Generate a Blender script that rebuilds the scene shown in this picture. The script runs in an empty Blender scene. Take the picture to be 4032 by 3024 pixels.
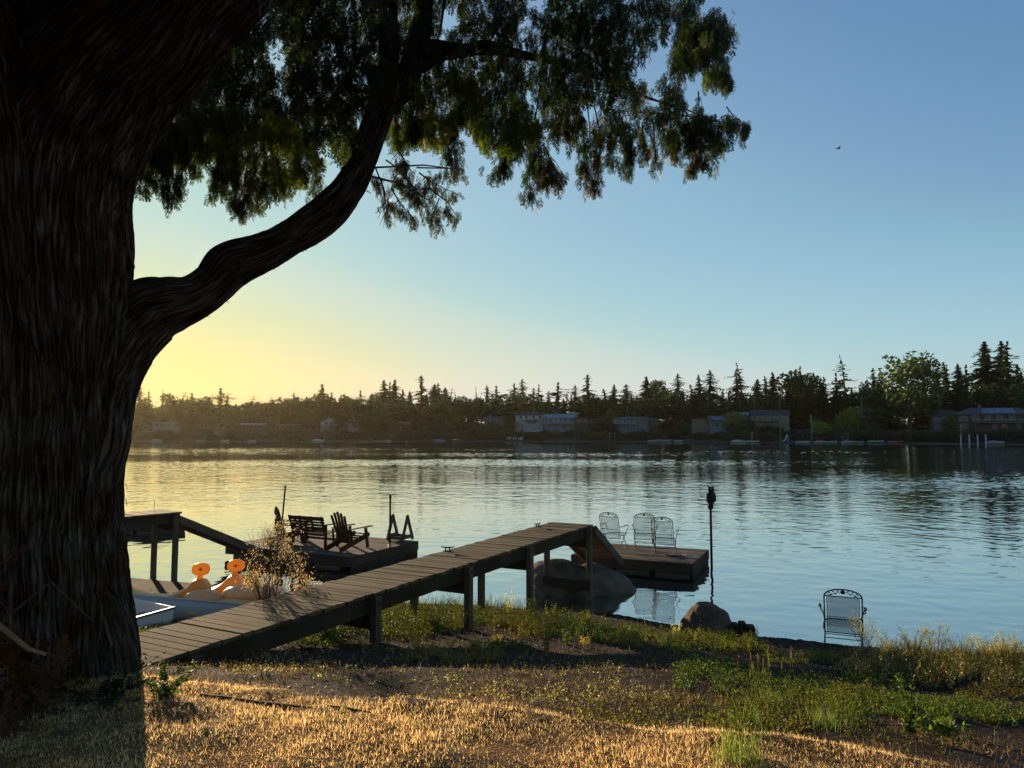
import bpy, math, random
import numpy as np
R=math.radians; PI=math.pi
random.seed(7); rng=np.random.default_rng(7)
S=bpy.context.scene
# ---------------- camera, sky, sun, exposure ----------------
CAMZ=3.4; PITCH=R(4.0); F=2800.0
cam=bpy.data.cameras.new('camera'); cob=bpy.data.objects.new('camera',cam); S.collection.objects.link(cob); S.camera=cob
cam.lens=25.0; cam.sensor_width=36.0; cam.clip_start=0.05; cam.clip_end=4000
cob.location=(0,0,CAMZ); cob.rotation_euler=(R(90)+PITCH,0,0)
SUN_AZ=-math.atan(1588/2800); SUN_EL=R(7.0)
w=bpy.data.worlds.new('World'); S.world=w; w.use_nodes=True
wn=w.node_tree.nodes; wl=w.node_tree.links
sky=wn.new('ShaderNodeTexSky'); sky.sky_type='NISHITA'; sky.sun_disc=False
sky.sun_elevation=SUN_EL; sky.sun_rotation=SUN_AZ; sky.air_density=1; sky.dust_density=1; sky.ozone_density=3
# the phone's tone curve compresses the bright band of sky round the sun: sky -> curves -> background
sc1=wn.new('ShaderNodeVectorMath'); sc1.operation='SCALE'; sc1.inputs['Scale'].default_value=0.1/3.0
cv=wn.new('ShaderNodeRGBCurve'); sc2=wn.new('ShaderNodeVectorMath'); sc2.operation='SCALE'; sc2.inputs['Scale'].default_value=5.0
def setcurve(c,pts):
    c.points[0].location=(pts[0][0]/3,pts[0][1]); c.points[1].location=(1.0,pts[-1][1])
    for x,y in pts[1:]: c.points.new(x/3,y)
m_=cv.mapping
setcurve(m_.curves[0],[(0,0),(.04,.115),(.08,.27),(.11,.34),(.2,.46),(.3,.60),(.6,.72),(.84,.78),(1.3,.88),(2.6,1.0)])
setcurve(m_.curves[1],[(0,0),(.088,.26),(.12,.37),(.16,.50),(.3,.66),(.4,.71),(.8,.75),(2,.74),(2.9,.76)])
setcurve(m_.curves[2],[(0,0),(.08,.27),(.15,.46),(.20,.58),(.28,.68),(.42,.64),(.6,.5),(.8,.42),(1.1,.33),(1.3,.3),(2.9,.3)])
m_.update()
bg=wn['Background']; bg.inputs[1].default_value=0.1
# above the horizon band the glow is compressed further: c/(1+h(elevation)*k*c)
tc=wn.new('ShaderNodeTexCoord'); sx=wn.new('ShaderNodeSeparateXYZ'); hm_=wn.new('ShaderNodeMapRange'); hm_.interpolation_type='SMOOTHSTEP'; hm_.inputs[1].default_value=.045; hm_.inputs[2].default_value=.30
wl.new(tc.outputs['Generated'],sx.inputs[0]); wl.new(sx.outputs[2],hm_.inputs[0])
v1=wn.new('ShaderNodeVectorMath'); v1.operation='MULTIPLY'; v1.inputs[1].default_value=(3.6,1.7,1.3); v2=wn.new('ShaderNodeVectorMath'); v2.operation='SCALE'; v3=wn.new('ShaderNodeVectorMath'); v3.operation='ADD'; v3.inputs[1].default_value=(1,1,1); v4=wn.new('ShaderNodeVectorMath'); v4.operation='DIVIDE'
wl.new(sky.outputs[0],sc1.inputs[0]); v0=wn.new('ShaderNodeVectorMath'); v0.operation='SCALE'; v0.inputs['Scale'].default_value=3.0; wl.new(sc1.outputs[0],v0.inputs[0]); wl.new(v0.outputs[0],v1.inputs[0]); wl.new(v1.outputs[0],v2.inputs[0]); wl.new(hm_.outputs[0],v2.inputs['Scale']); wl.new(v2.outputs[0],v3.inputs[0]); wl.new(sc1.outputs[0],v4.inputs[0]); wl.new(v3.outputs[0],v4.inputs[1]); wl.new(v4.outputs[0],cv.inputs['Color']); wl.new(cv.outputs[0],sc2.inputs[0]); wl.new(sc2.outputs[0],bg.inputs[0])
sl=bpy.data.lights.new('sun','SUN'); sl.energy=5.0; sl.angle=R(0.5); sl.color=(1.0,.76,.48)
so=bpy.data.objects.new('sun',sl); S.collection.objects.link(so)
sd=(math.sin(SUN_AZ)*math.cos(SUN_EL),math.cos(SUN_AZ)*math.cos(SUN_EL),math.sin(SUN_EL))
so.rotation_euler=(R(90)-SUN_EL,0,-SUN_AZ+PI)   # -Z of the lamp points away from the sun
S.view_settings.view_transform='Standard'; S.view_settings.look='None'; S.view_settings.exposure=1.0; S.view_settings.gamma=1.0
S.cycles.use_denoising=True; S.cycles.max_bounces=6; S.cycles.diffuse_bounces=2; S.cycles.glossy_bounces=3; S.cycles.transmission_bounces=3
S.cycles.sample_clamp_indirect=4.0
# ---------------- helpers ----------------
C=S.collection
def ray(px,py):
    a=(px-2016)/F; v=-(py-1512)/F; c,s=math.cos(PITCH),math.sin(PITCH)
    return (a, c-v*s, s+v*c)
def at(px,py,Y):
    d=ray(px,py); k=Y/d[1]; return (d[0]*k, Y, CAMZ+d[2]*k)
def atz(px,py,z):
    d=ray(px,py); k=(z-CAMZ)/d[2]; return (d[0]*k,d[1]*k,z)
def tag(o,label=None,cat=None,group=None,kind=None):
    if label: o['label']=label
    if cat: o['category']=cat
    if group: o['group']=group
    if kind: o['kind']=kind
    return o
def thing(name,label,cat,loc=(0,0,0),rz=0,group=None):
    o=bpy.data.objects.new(name,None); C.objects.link(o); o.location=loc; o.rotation_euler=(0,0,rz); o.empty_display_size=.2
    return tag(o,label,cat,group)
def copy_tree(o,parent=None):
    c=o.copy(); C.objects.link(c); c.parent=parent
    for ch in list(o.children): copy_tree(ch,c)
    return c
def link(name,me,mat,parent=None,smooth=False):
    o=bpy.data.objects.new(name,me); C.objects.link(o); 
    if mat is not None: me.materials.append(mat)
    o.parent=parent
    if smooth: me.polygons.foreach_set('use_smooth',[True]*len(me.polygons))
    return o
def npmesh(name,V,T,mat,parent=None,col=None,uv=None,smooth=False):
    """V (n,3) array, T (m,3|4) int array; col (n,3) per-vertex colour"""
    V=np.asarray(V,dtype=np.float32); T=np.asarray(T,dtype=np.int32); k=T.shape[1]; m=len(T)
    me=bpy.data.meshes.new(name); me.vertices.add(len(V)); me.vertices.foreach_set('co',V.ravel())
    me.loops.add(m*k); me.loops.foreach_set('vertex_index',T.ravel()); me.polygons.add(m)
    me.polygons.foreach_set('loop_start',np.arange(0,m*k,k,dtype=np.int32)); me.polygons.foreach_set('loop_total',np.full(m,k,dtype=np.int32))
    if smooth: me.polygons.foreach_set('use_smooth',np.ones(m,dtype=bool))
    if col is not None:
        a=me.color_attributes.new('Col','FLOAT_COLOR','POINT'); c=np.ones((len(V),4),dtype=np.float32); c[:,:3]=col; a.data.foreach_set('color',c.ravel())
    if uv is not None:
        u=me.uv_layers.new(name='UVMap'); u.data.foreach_set('uv',np.asarray(uv,dtype=np.float32)[T.ravel()].ravel())
    me.update(calc_edges=True); me.validate()
    return link(name,me,mat,parent)
class MB:
    def __init__(s): s.v=[]; s.f=[]; s.c=[]
    def add(s,vs,fs,c=None):
        b=len(s.v); s.v+= [tuple(q) for q in vs]; s.f+=[tuple(b+i for i in f) for f in fs]; s.c+=[c if c is not None else .5]*len(vs)
    def box(s,x0,x1,y0,y1,z0,z1,c=None,T=None):
        vs=[(x,y,z) for z in (z0,z1) for y in (y0,y1) for x in (x0,x1)]
        if T: vs=[T(p) for p in vs]
        s.add(vs,[(0,2,3,1),(4,5,7,6),(0,1,5,4),(2,6,7,3),(0,4,6,2),(1,3,7,5)],c); return s
    def beam(s,a,b,w,h,up=(0,0,1),c=None,taper=1.0):
        """box from a to b, w across, h along up"""
        a=np.array(a,float); b=np.array(b,float); d=b-a; d/=np.linalg.norm(d); u=np.array(up,float)
        r=np.cross(d,u); 
        if np.linalg.norm(r)<1e-6: r=np.cross(d,(1,0,0))
        r/=np.linalg.norm(r); u=np.cross(r,d)
        vs=[]
        for p,k in ((a,1),(b,taper)):
            for sx,sz in ((-1,-1),(1,-1),(1,1),(-1,1)): vs.append(p+r*sx*w/2*k+u*sz*h/2*k)
        s.add(vs,[(0,1,2,3),(7,6,5,4),(0,4,5,1),(1,5,6,2),(2,6,7,3),(3,7,4,0)],c); return s
    def tube(s,pts,r,n=6,c=None,cap=True):
        P=[np.array(p,float) for p in pts]; m=len(P); rr=r if hasattr(r,'__len__') else [r]*m
        t0=P[1]-P[0]; t0/=np.linalg.norm(t0); u=np.cross(t0,(0,0,1)); 
        if np.linalg.norm(u)<1e-4: u=np.cross(t0,(1,0,0))
        u/=np.linalg.norm(u); vs=[]
        for i in range(m):
            t=P[min(i+1,m-1)]-P[max(i-1,0)]; t/=np.linalg.norm(t)+1e-12; u=u-t*np.dot(u,t); u/=np.linalg.norm(u)+1e-12; v=np.cross(t,u)
            for k in range(n):
                a=2*PI*k/n; vs.append(P[i]+rr[i]*(math.cos(a)*u+math.sin(a)*v))
        fs=[(i*n+k,i*n+(k+1)%n,(i+1)*n+(k+1)%n,(i+1)*n+k) for i in range(m-1) for k in range(n)]
        if cap: fs+= [tuple(range(n))[::-1],tuple((m-1)*n+k for k in range(n))]
        s.add(vs,fs,c); return s
    def prism(s,poly,T0,T1,c=None):
        n=len(poly); s.add([T0(p) for p in poly]+[T1(p) for p in poly],[tuple(range(n))[::-1],tuple(range(n,2*n))]+[(i,(i+1)%n,n+(i+1)%n,n+i) for i in range(n)],c); return s
    def ball(s,ctr,rad,n=8,m=6,c=None,f=None):
        rx,ry,rz=rad if hasattr(rad,'__len__') else (rad,)*3; vs=[(ctr[0],ctr[1],ctr[2]-rz)]
        for i in range(1,m):
            a=PI*i/m
            for k in range(n):
                b=2*PI*k/n; vs.append((ctr[0]+rx*math.sin(a)*math.cos(b),ctr[1]+ry*math.sin(a)*math.sin(b),ctr[2]-rz*math.cos(a)))
        vs.append((ctr[0],ctr[1],ctr[2]+rz)); e=len(vs)-1
        fs=[(0,1+(k+1)%n,1+k) for k in range(n)]+[(1+i*n+k,1+i*n+(k+1)%n,1+(i+1)*n+(k+1)%n,1+(i+1)*n+k) for i in range(m-2) for k in range(n)]+[(1+(m-2)*n+k,1+(m-2)*n+(k+1)%n,e) for k in range(n)]
        s.add(vs,fs,c); return s
    def build(s,name,mat,parent=None,smooth=False,bevel=0):
        me=bpy.data.meshes.new(name); me.from_pydata(s.v,[],s.f)
        a=me.color_attributes.new('Col','FLOAT_COLOR','POINT')
        a.data.foreach_set('color',np.array([(x,x,x,1) if not hasattr(x,'__len__') else (*x,1) for x in s.c],dtype=np.float32).ravel())
        o=link(name,me,mat,parent,smooth)
        if bevel: b=o.modifiers.new('bevel','BEVEL'); b.width=bevel; b.segments=1; b.limit_method='ANGLE'
        return o
_P=rng.random((64,64,64)).astype(np.float32)
def vnoise(p):
    p=np.asarray(p,dtype=np.float64); i=np.floor(p).astype(int); f=p-i; f=f*f*(3-2*f); i&=63; j=(i+1)&63
    def g(a,b,c): return _P[a,b,c]
    x0,y0,z0=i[...,0],i[...,1],i[...,2]; x1,y1,z1=j[...,0],j[...,1],j[...,2]; fx,fy,fz=f[...,0],f[...,1],f[...,2]
    a=g(x0,y0,z0)*(1-fx)+g(x1,y0,z0)*fx; b=g(x0,y1,z0)*(1-fx)+g(x1,y1,z0)*fx
    c=g(x0,y0,z1)*(1-fx)+g(x1,y0,z1)*fx; d=g(x0,y1,z1)*(1-fx)+g(x1,y1,z1)*fx
    return ((a*(1-fy)+b*fy)*(1-fz)+(c*(1-fy)+d*fy)*fz)*2-1
def fbm(p,o=4):
    r=0; a=1; q=np.asarray(p,float)
    for k in range(o): r=r+a*vnoise(q+17.3*k); q=q*2.03; a*=.5
    return r
def spline(pts,n):
    P=np.array(pts,float); m=len(P); Q=np.vstack([2*P[0]-P[1],P,2*P[-1]-P[-2]]); t=np.linspace(0,m-1-1e-9,n); i=t.astype(int); f=(t-i)[:,None]
    a,b,c,d=Q[i],Q[i+1],Q[i+2],Q[i+3]
    return .5*(2*b+(c-a)*f+(2*a-5*b+4*c-d)*f**2+(3*b-a-3*c+d)*f**3)
# ---------------- materials ----------------
def newmat(name):
    m=bpy.data.materials.new(name); m.use_nodes=True; return m,m.node_tree.nodes,m.node_tree.links,m.node_tree.nodes['Principled BSDF']
def noisenode(n,l,scale,detail=4,mscale=(1,1,1),coord='Object',rough=.55):
    t=n.new('ShaderNodeTexCoord'); mp=n.new('ShaderNodeMapping'); mp.inputs['Scale'].default_value=mscale; x=n.new('ShaderNodeTexNoise')
    x.inputs['Scale'].default_value=scale; x.inputs['Detail'].default_value=detail; x.inputs['Roughness'].default_value=rough
    l.new(t.outputs[coord],mp.inputs[0]); l.new(mp.outputs[0],x.inputs['Vector']); return x
def ramp(n,l,src,stops):
    r=n.new('ShaderNodeValToRGB'); e=r.color_ramp.elements
    e[0].position,e[0].color=stops[0][0],(*stops[0][1],1); e[1].position,e[1].color=stops[-1][0],(*stops[-1][1],1)
    for p,c in stops[1:-1]: q=e.new(p); q.color=(*c,1)
    l.new(src,r.inputs[0]); return r
def bump(n,l,p,src,strength,dist):
    b=n.new('ShaderNodeBump'); b.inputs['Strength'].default_value=strength; b.inputs['Distance'].default_value=dist; l.new(src,b.inputs['Height']); l.new(b.outputs[0],p.inputs['Normal']); return b
def mat_simple(name,c,rough=.6,metal=0,var=.25,scale=6,spec=.5,bstr=.3,bd=.003,ms=(1,1,1)):
    m,n,l,p=newmat(name); x=noisenode(n,l,scale,5,ms)
    r=ramp(n,l,x.outputs[0],[(.3,tuple(k*(1-var) for k in c)),(.7,tuple(min(1,k*(1+var)) for k in c))])
    l.new(r.outputs[0],p.inputs['Base Color']); p.inputs['Roughness'].default_value=rough; p.inputs['Metallic'].default_value=metal; p.inputs['Specular IOR Level'].default_value=spec
    if bstr: bump(n,l,p,x.outputs[0],bstr,bd)
    return m
def mat_wood(name,c,rough=.75,axis=0,scale=5,var=.35):
    """weathered wood: grain stretched along a local axis, tone varied per piece through Col"""
    m,n,l,p=newmat(name); ms=[14,14,14]; ms[axis]=.7
    x=noisenode(n,l,scale,6,ms,rough=.65); y=noisenode(n,l,1.7,3)
    r=ramp(n,l,x.outputs[0],[(.28,tuple(k*(1-1.6*var) for k in c)),(.5,c),(.72,tuple(min(1,k*(1+var)) for k in c))])
    at_=n.new('ShaderNodeAttribute'); at_.attribute_name='Col'
    mu=n.new('ShaderNodeMix'); mu.data_type='RGBA'; mu.blend_type='MULTIPLY'; mu.inputs[0].default_value=1
    sc=n.new('ShaderNodeVectorMath'); sc.operation='SCALE'; sc.inputs['Scale'].default_value=2.0; l.new(at_.outputs['Color'],sc.inputs[0])
    l.new(r.outputs[0],mu.inputs[6]); l.new(sc.outputs[0],mu.inputs[7])
    mu2=n.new('ShaderNodeMix'); mu2.data_type='RGBA'; mu2.blend_type='MULTIPLY'; mu2.inputs[0].default_value=.6
    r2=ramp(n,l,y.outputs[0],[(.35,(.45,.45,.42)),(.65,(1.1,1.1,1.1))]); l.new(mu.outputs[2],mu2.inputs[6]); l.new(r2.outputs[0],mu2.inputs[7])
    l.new(mu2.outputs[2],p.inputs['Base Color']); p.inputs['Roughness'].default_value=.92; p.inputs['Specular IOR Level'].default_value=.08
    bump(n,l,p,x.outputs[0],.6,.004); return m
def mat_leaf(name,trans=.45,rough=.6,gain=1.0,tcol=(1.3,1.5,.5)):
    """leaf: colour from Col, half of the light passes through"""
    m,n,l,p=newmat(name); a=n.new('ShaderNodeAttribute'); a.attribute_name='Col'
    oi=n.new('ShaderNodeObjectInfo'); hs=n.new('ShaderNodeHueSaturation'); mr=n.new('ShaderNodeMapRange'); mr.inputs[3].default_value=.75*gain; mr.inputs[4].default_value=1.25*gain
    l.new(oi.outputs['Random'],mr.inputs[0]); l.new(mr.outputs[0],hs.inputs['Value']); l.new(a.outputs['Color'],hs.inputs['Color'])
    l.new(hs.outputs[0],p.inputs['Base Color']); p.inputs['Roughness'].default_value=rough; p.inputs['Specular IOR Level'].default_value=.25
    t=n.new('ShaderNodeBsdfTranslucent'); mu=n.new('ShaderNodeMix'); mu.data_type='RGBA'; mu.blend_type='MULTIPLY'; mu.inputs[0].default_value=1; mu.inputs[7].default_value=(*tcol,1)
    l.new(hs.outputs[0],mu.inputs[6]); l.new(mu.outputs[2],t.inputs['Color'])
    mx=n.new('ShaderNodeMixShader'); mx.inputs[0].default_value=trans; l.new(p.outputs[0],mx.inputs[1]); l.new(t.outputs[0],mx.inputs[2]); l.new(mx.outputs[0],n['Material Output'].inputs[0]); return m
M={}
M['leaf']=mat_leaf('leaf'); M['cedar']=mat_leaf('cedar_foliage',.4); M['far_leaf']=mat_leaf('far_foliage',.25); M['dry']=mat_leaf('dry_grass',.55,tcol=(1.2,1.1,.85))
M['deck']=mat_wood('deck_boards',(.125,.085,.045),var=.55); M['deck_side']=mat_wood('weathered_timber',(.065,.045,.028)); M['post']=mat_wood('weathered_post',(.12,.09,.06),axis=2)
M['float']=mat_wood('float_boards',(.13,.10,.07),axis=0); M['chair_wood']=mat_wood('stained_wood',(.10,.045,.025),axis=2)
M['iron']=mat_simple('black_iron',(.008,.008,.009),.75,0,spec=.1); M['white_iron']=mat_simple('pale_painted_iron',(.10,.10,.10),.7,0,spec=.2); M['steel']=mat_simple('rusty_pipe',(.016,.010,.008),.8,0,.4,9,spec=.1)
M['foam']=mat_simple('float_billet',(.10,.085,.05),.8,0,.3,3)
M['black']=mat_simple('black_shade',(.01,.01,.01),.9)
def mat_bark():
    m,n,l,p=newmat('cedar_bark'); uv=n.new('ShaderNodeUVMap'); uv.uv_map='UVMap'
    def nz(ms,sc,det,dist=0):
        mp=n.new('ShaderNodeMapping'); mp.inputs['Scale'].default_value=ms; x=n.new('ShaderNodeTexNoise'); x.inputs['Scale'].default_value=sc; x.inputs['Detail'].default_value=det; x.inputs['Distortion'].default_value=dist
        l.new(uv.outputs[0],mp.inputs[0]); l.new(mp.outputs[0],x.inputs['Vector']); return x
    a=nz((17,1.3,1),1.9,10,.55); b=nz((55,3,1),2,6,.5)
    wv=nz((3.2,1.1,1),1.5,4); dm=n.new('ShaderNodeVectorMath'); dm.operation='MULTIPLY_ADD'; dm.inputs[1].default_value=(.16,.5,0); l.new(wv.outputs['Color'],dm.inputs[0]); l.new(uv.outputs[0],dm.inputs[2])
    mv=n.new('ShaderNodeMapping'); mv.inputs['Scale'].default_value=(20,.95,1); vo=n.new('ShaderNodeTexVoronoi'); vo.feature='DISTANCE_TO_EDGE'; vo.inputs['Scale'].default_value=1.0; l.new(dm.outputs[0],mv.inputs[0]); l.new(mv.outputs[0],vo.inputs['Vector'])
    vf=ramp(n,l,vo.outputs['Distance'],[(.0,(.35,.35,.35)),(.12,(.82,.82,.82)),(.35,(1.05,1.05,1.05))]); g=nz((2.5,1.6,1),1.3,5)
    r=ramp(n,l,a.outputs[0],[(.33,(.035,.026,.020)),(.47,(.07,.052,.04)),(.58,(.12,.098,.08)),(.72,(.20,.175,.15))])
    r2=ramp(n,l,g.outputs[0],[(.35,(.75,.5,.36)),(.5,(.9,.82,.75)),(.65,(1.25,1.25,1.25))]); mu=n.new('ShaderNodeMix'); mu.data_type='RGBA'; mu.blend_type='MULTIPLY'; mu.inputs[0].default_value=1
    m3=n.new('ShaderNodeMix'); m3.data_type='RGBA'; m3.blend_type='MULTIPLY'; m3.inputs[0].default_value=.9; l.new(r.outputs[0],mu.inputs[6]); l.new(r2.outputs[0],mu.inputs[7]); l.new(mu.outputs[2],m3.inputs[6]); l.new(vf.outputs[0],m3.inputs[7]); l.new(m3.outputs[2],p.inputs['Base Color']); p.inputs['Roughness'].default_value=.95; p.inputs['Specular IOR Level'].default_value=.05
    ad=n.new('ShaderNodeMath'); ad.operation='MULTIPLY_ADD'; ad.inputs[1].default_value=.75; l.new(vf.outputs[0],ad.inputs[0]); l.new(a.outputs[0],ad.inputs[2])
    bump(n,l,p,ad.outputs[0],1.0,.05); return m
M['bark']=mat_bark()
M['twig']=mat_simple('twig_bark',(.07,.05,.035),.9)
# ---------------- near ground ----------------
SHORE=np.array([(-60,34),(-30,24),(-15,19),(-7.85,16.7),(-4.7,15.5),(-2.4,14.65),(-.8,14.45),(.4,14.05),(2,13.65),(2.95,12.9),(4.15,12.25),(4.9,12.0),(5.4,11.75),(6.6,11.4),(8.1,11.3),(15,11.2),(30,10),(60,8)])
LAWN=np.array([(-60,9),(-6,5.2),(-3,4.85),(-1.8,4.55),(-.95,4.34),(-.1,4.16),(.5,3.95),(1.07,3.86),(1.6,3.66),(1.85,3.5),(3,2.9),(8,1.2),(60,1)])
def yshore(x): return np.interp(x,SHORE[:,0],SHORE[:,1])
def ylawn(x): return np.interp(x,LAWN[:,0],LAWN[:,1])
def gh(x,y,detail=True):
    x=np.asarray(x,float); y=np.asarray(y,float); a=ylawn(x); b=yshore(x); t=(y-a)/(b-a)
    z=np.where(t<0,1.85+.24*(1-np.exp(np.minimum(t,0)*(b-a)*.42)),1.85*(1-t)*(1-.3*t)); z=np.where(t>1,-1.3*(t-1)*.9-.0,z)
    z=z-.07*np.clip((t)/.05,0,1)*np.clip(1-t,0,1)   # small lip where the lawn ends
    if detail:
        p=np.stack([x*1.1,y*1.1,0*x],-1); z=z+.028*fbm(p,3)*np.clip((1.0-t)*3,0.12,1)+.012*vnoise(np.stack([x*5,y*5,0*x+3],-1))*np.clip(1.02-t,0.05,1)
    return z
def ghs(x,y): return float(gh(np.array([x]),np.array([y]))[0])
def gpt(px,py):
    """where the line of sight through a spot of the photograph meets the ground"""
    d=ray(px,py); f=lambda k: CAMZ+d[2]*k-max(float(gh(np.array([d[0]*k]),np.array([d[1]*k]),False)[0]),0); k=2.0
    while f(k)>0 and k<60: k+=.4
    lo,hi=k-.4,k
    for _ in range(10):
        m=(lo+hi)/2
        if f(m)>0: lo=m
        else: hi=m
    x,y=d[0]*hi,d[1]*hi
    return (x,y,max(ghs(x,y),0))
def mat_ground():
    m,n,l,p=newmat('shore_ground'); a=n.new('ShaderNodeAttribute'); a.attribute_name='Col'
    se=n.new('ShaderNodeSeparateColor'); l.new(a.outputs['Color'],se.inputs[0])
    g1=noisenode(n,l,38,6,rough=.7); g2=noisenode(n,l,3,4); v=n.new('ShaderNodeTexVoronoi'); v.inputs['Scale'].default_value=70; t=n.new('ShaderNodeTexCoord'); l.new(t.outputs['Object'],v.inputs['Vector'])
    grav=ramp(n,l,g1.outputs[0],[(.3,(.008,.007,.007)),(.5,(.024,.023,.022)),(.66,(.055,.050,.045)),(.8,(.14,.12,.09))])
    law=ramp(n,l,g1.outputs[0],[(.3,(.06,.04,.02)),(.6,(.20,.135,.065)),(.8,(.34,.25,.13))])
    mix=n.new('ShaderNodeMix'); mix.data_type='RGBA'; l.new(se.outputs[0],mix.inputs[0]); l.new(grav.outputs[0],mix.inputs[6]); l.new(law.outputs[0],mix.inputs[7])
    wet=n.new('ShaderNodeMix'); wet.data_type='RGBA'; wet.blend_type='MULTIPLY'; l.new(se.outputs[1],wet.inputs[0]); l.new(mix.outputs[2],wet.inputs[6]); wet.inputs[7].default_value=(.45,.42,.4,1)
    br=ramp(n,l,g2.outputs[0],[(.4,(.8,.8,.85)),(.62,(1.35,1.0,.75))]); b2=n.new('ShaderNodeMix'); b2.data_type='RGBA'; b2.blend_type='MULTIPLY'; b2.inputs[0].default_value=1; l.new(wet.outputs[2],b2.inputs[6]); l.new(br.outputs[0],b2.inputs[7])
    l.new(b2.outputs[2],p.inputs['Base Color']); p.inputs['Roughness'].default_value=.95; p.inputs['Specular IOR Level'].default_value=.04
    mm=n.new('ShaderNodeMath'); mm.operation='ADD'; l.new(v.outputs['Distance'],mm.inputs[0]); l.new(g1.outputs[0],mm.inputs[1]); bump(n,l,p,mm.outputs[0],.9,.012); return m
xs=np.concatenate([np.linspace(-60,-9,25),np.arange(-8.8,10,.045),np.linspace(10.2,60,25)]); ys=np.concatenate([np.linspace(-40,2,18),np.arange(2.2,18.2,.045),np.linspace(18.5,50,20)])
X,Y=np.meshgrid(xs,ys); Z=gh(X,Y); nx=len(xs); ny=len(ys)
# rough surface near the camera
Z=Z+.006*vnoise(np.stack([X*19,Y*19,0*X+8],-1))*((Y<14)&(Y>2))
idx=(np.arange(ny-1)[:,None]*nx+np.arange(nx-1)[None]).ravel(); T=np.stack([idx,idx+1,idx+nx+1,idx+nx],-1)
t_=(Y-ylawn(X)); lw=np.clip(.5-t_/.35+.6*fbm(np.stack([X*2,Y*2,0*X+5],-1),3),0,1); ws=yshore(X); wet=np.clip(1-(ws-Y)/.5,0,1)
npmesh('ground',np.stack([X,Y,Z],-1).reshape(-1,3),T,mat_ground(),col=np.stack([lw,wet,0*wet],-1).reshape(-1,3),smooth=True)['kind']='structure'
# ---------------- water ----------------
def mat_water():
    m,n,l,p=newmat('lake_water'); p.inputs['Base Color'].default_value=(.012,.025,.028,1); p.inputs['Roughness'].default_value=.02; p.inputs['IOR'].default_value=1.8
    a=noisenode(n,l,1.15,2,(.7,1.5,1)); b=noisenode(n,l,3.2,2,(.7,1.4,1)); e_=noisenode(n,l,8.5,2,(.75,1.3,1)); c=noisenode(n,l,.035,2,(.35,1.6,1)); d=noisenode(n,l,.3,1,(.7,1.2,1))
    amp=ramp(n,l,c.outputs[0],[(.36,(.30,)*3),(.52,(.85,)*3),(.7,(1.1,)*3)])
    # ripples die out towards the near shore: a function of the distance from it
    t=n.new('ShaderNodeTexCoord'); s=n.new('ShaderNodeSeparateXYZ'); l.new(t.outputs['Object'],s.inputs[0])
    near=n.new('ShaderNodeMapRange'); near.inputs[1].default_value=12; near.inputs[2].default_value=45; near.inputs[3].default_value=.35; near.inputs[4].default_value=1; l.new(s.outputs[1],near.inputs[0])
    far=n.new('ShaderNodeMapRange'); far.inputs[1].default_value=60; far.inputs[2].default_value=190; far.inputs[3].default_value=1; far.inputs[4].default_value=.7; l.new(s.outputs[1],far.inputs[0])
    def mul(x,y):
        q=n.new('ShaderNodeMath'); q.operation='MULTIPLY'; l.new(x,q.inputs[0]); 
        if isinstance(y,float): q.inputs[1].default_value=y
        else: l.new(y,q.inputs[1])
        return q.outputs[0]
    def add(x,y):
        q=n.new('ShaderNodeMath'); q.operation='ADD'; l.new(x,q.inputs[0]); l.new(y,q.inputs[1]); return q.outputs[0]
    h=add(add(add(mul(a.outputs[0],.010),mul(b.outputs[0],.006)),mul(d.outputs[0],.01)),mul(e_.outputs[0],.002))
    k=mul(mul(near.outputs[0],far.outputs[0]),amp.outputs[0])
    bp=n.new('ShaderNodeBump'); bp.inputs['Distance'].default_value=1.0; l.new(k,bp.inputs['Strength']); l.new(h,bp.inputs['Height']); l.new(bp.outputs[0],p.inputs['Normal'])
    gl=n.new('ShaderNodeBsdfGlossy'); gl.inputs['Color'].default_value=(.94,.97,.92,1); gl.inputs['Roughness'].default_value=.03; l.new(bp.outputs[0],gl.inputs['Normal']); mx=n.new('ShaderNodeMixShader'); mx.inputs[0].default_value=.55; l.new(p.outputs[0],mx.inputs[1]); l.new(gl.outputs[0],mx.inputs[2]); l.new(mx.outputs[0],n['Material Output'].inputs[0])
    return m
# the lake surface is real relief: small wavelets near, coarser sampling with distance
ca=np.concatenate([[-40,-12,-5,-2.5,-1.5,-1.15],np.linspace(-.95,.95,860),[1.15,1.5,2.5,5,12,40]])
ry=[8.0]
while ry[-1]<345: ry.append(ry[-1]+max(.055,.0021*ry[-1]))
ry=np.array([-2.0,4.0]+ry+[400,500,700]); CA,RY=np.meshgrid(ca,ry); XW=CA*np.maximum(RY,9); 
def wn_(x,y,sx,sy,o): return vnoise(np.stack([x/sx+o,y/sy+o*2,0*x+o],-1))
wn2=wn_(XW+.25*RY,RY,.37,.34,1)*.0145+wn_(XW-.4*RY,RY,.2,.19,2)*.006+wn_(XW+.2*RY,RY,1.7,1.1,3)*.014
lane=np.clip(.72+.55*fbm(np.stack([XW/55,RY/17,0*XW],-1),3),.14,1.15)
amp_=np.interp(RY,[0,13,18,28,50,120,260,330],[.1,.32,.48,.85,1.25,1.5,1.5,.6])*lane
wn2=wn2*amp_*(np.abs(CA)<1.0)
nW=len(ca); idx=(np.arange(len(ry)-1)[:,None]*nW+np.arange(nW-1)[None]).ravel()
npmesh('lake_water',np.stack([XW,RY,wn2],-1).reshape(-1,3),np.stack([idx,idx+1,idx+nW+1,idx+nW],-1),mat_water(),smooth=True)['kind']='structure'
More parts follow.
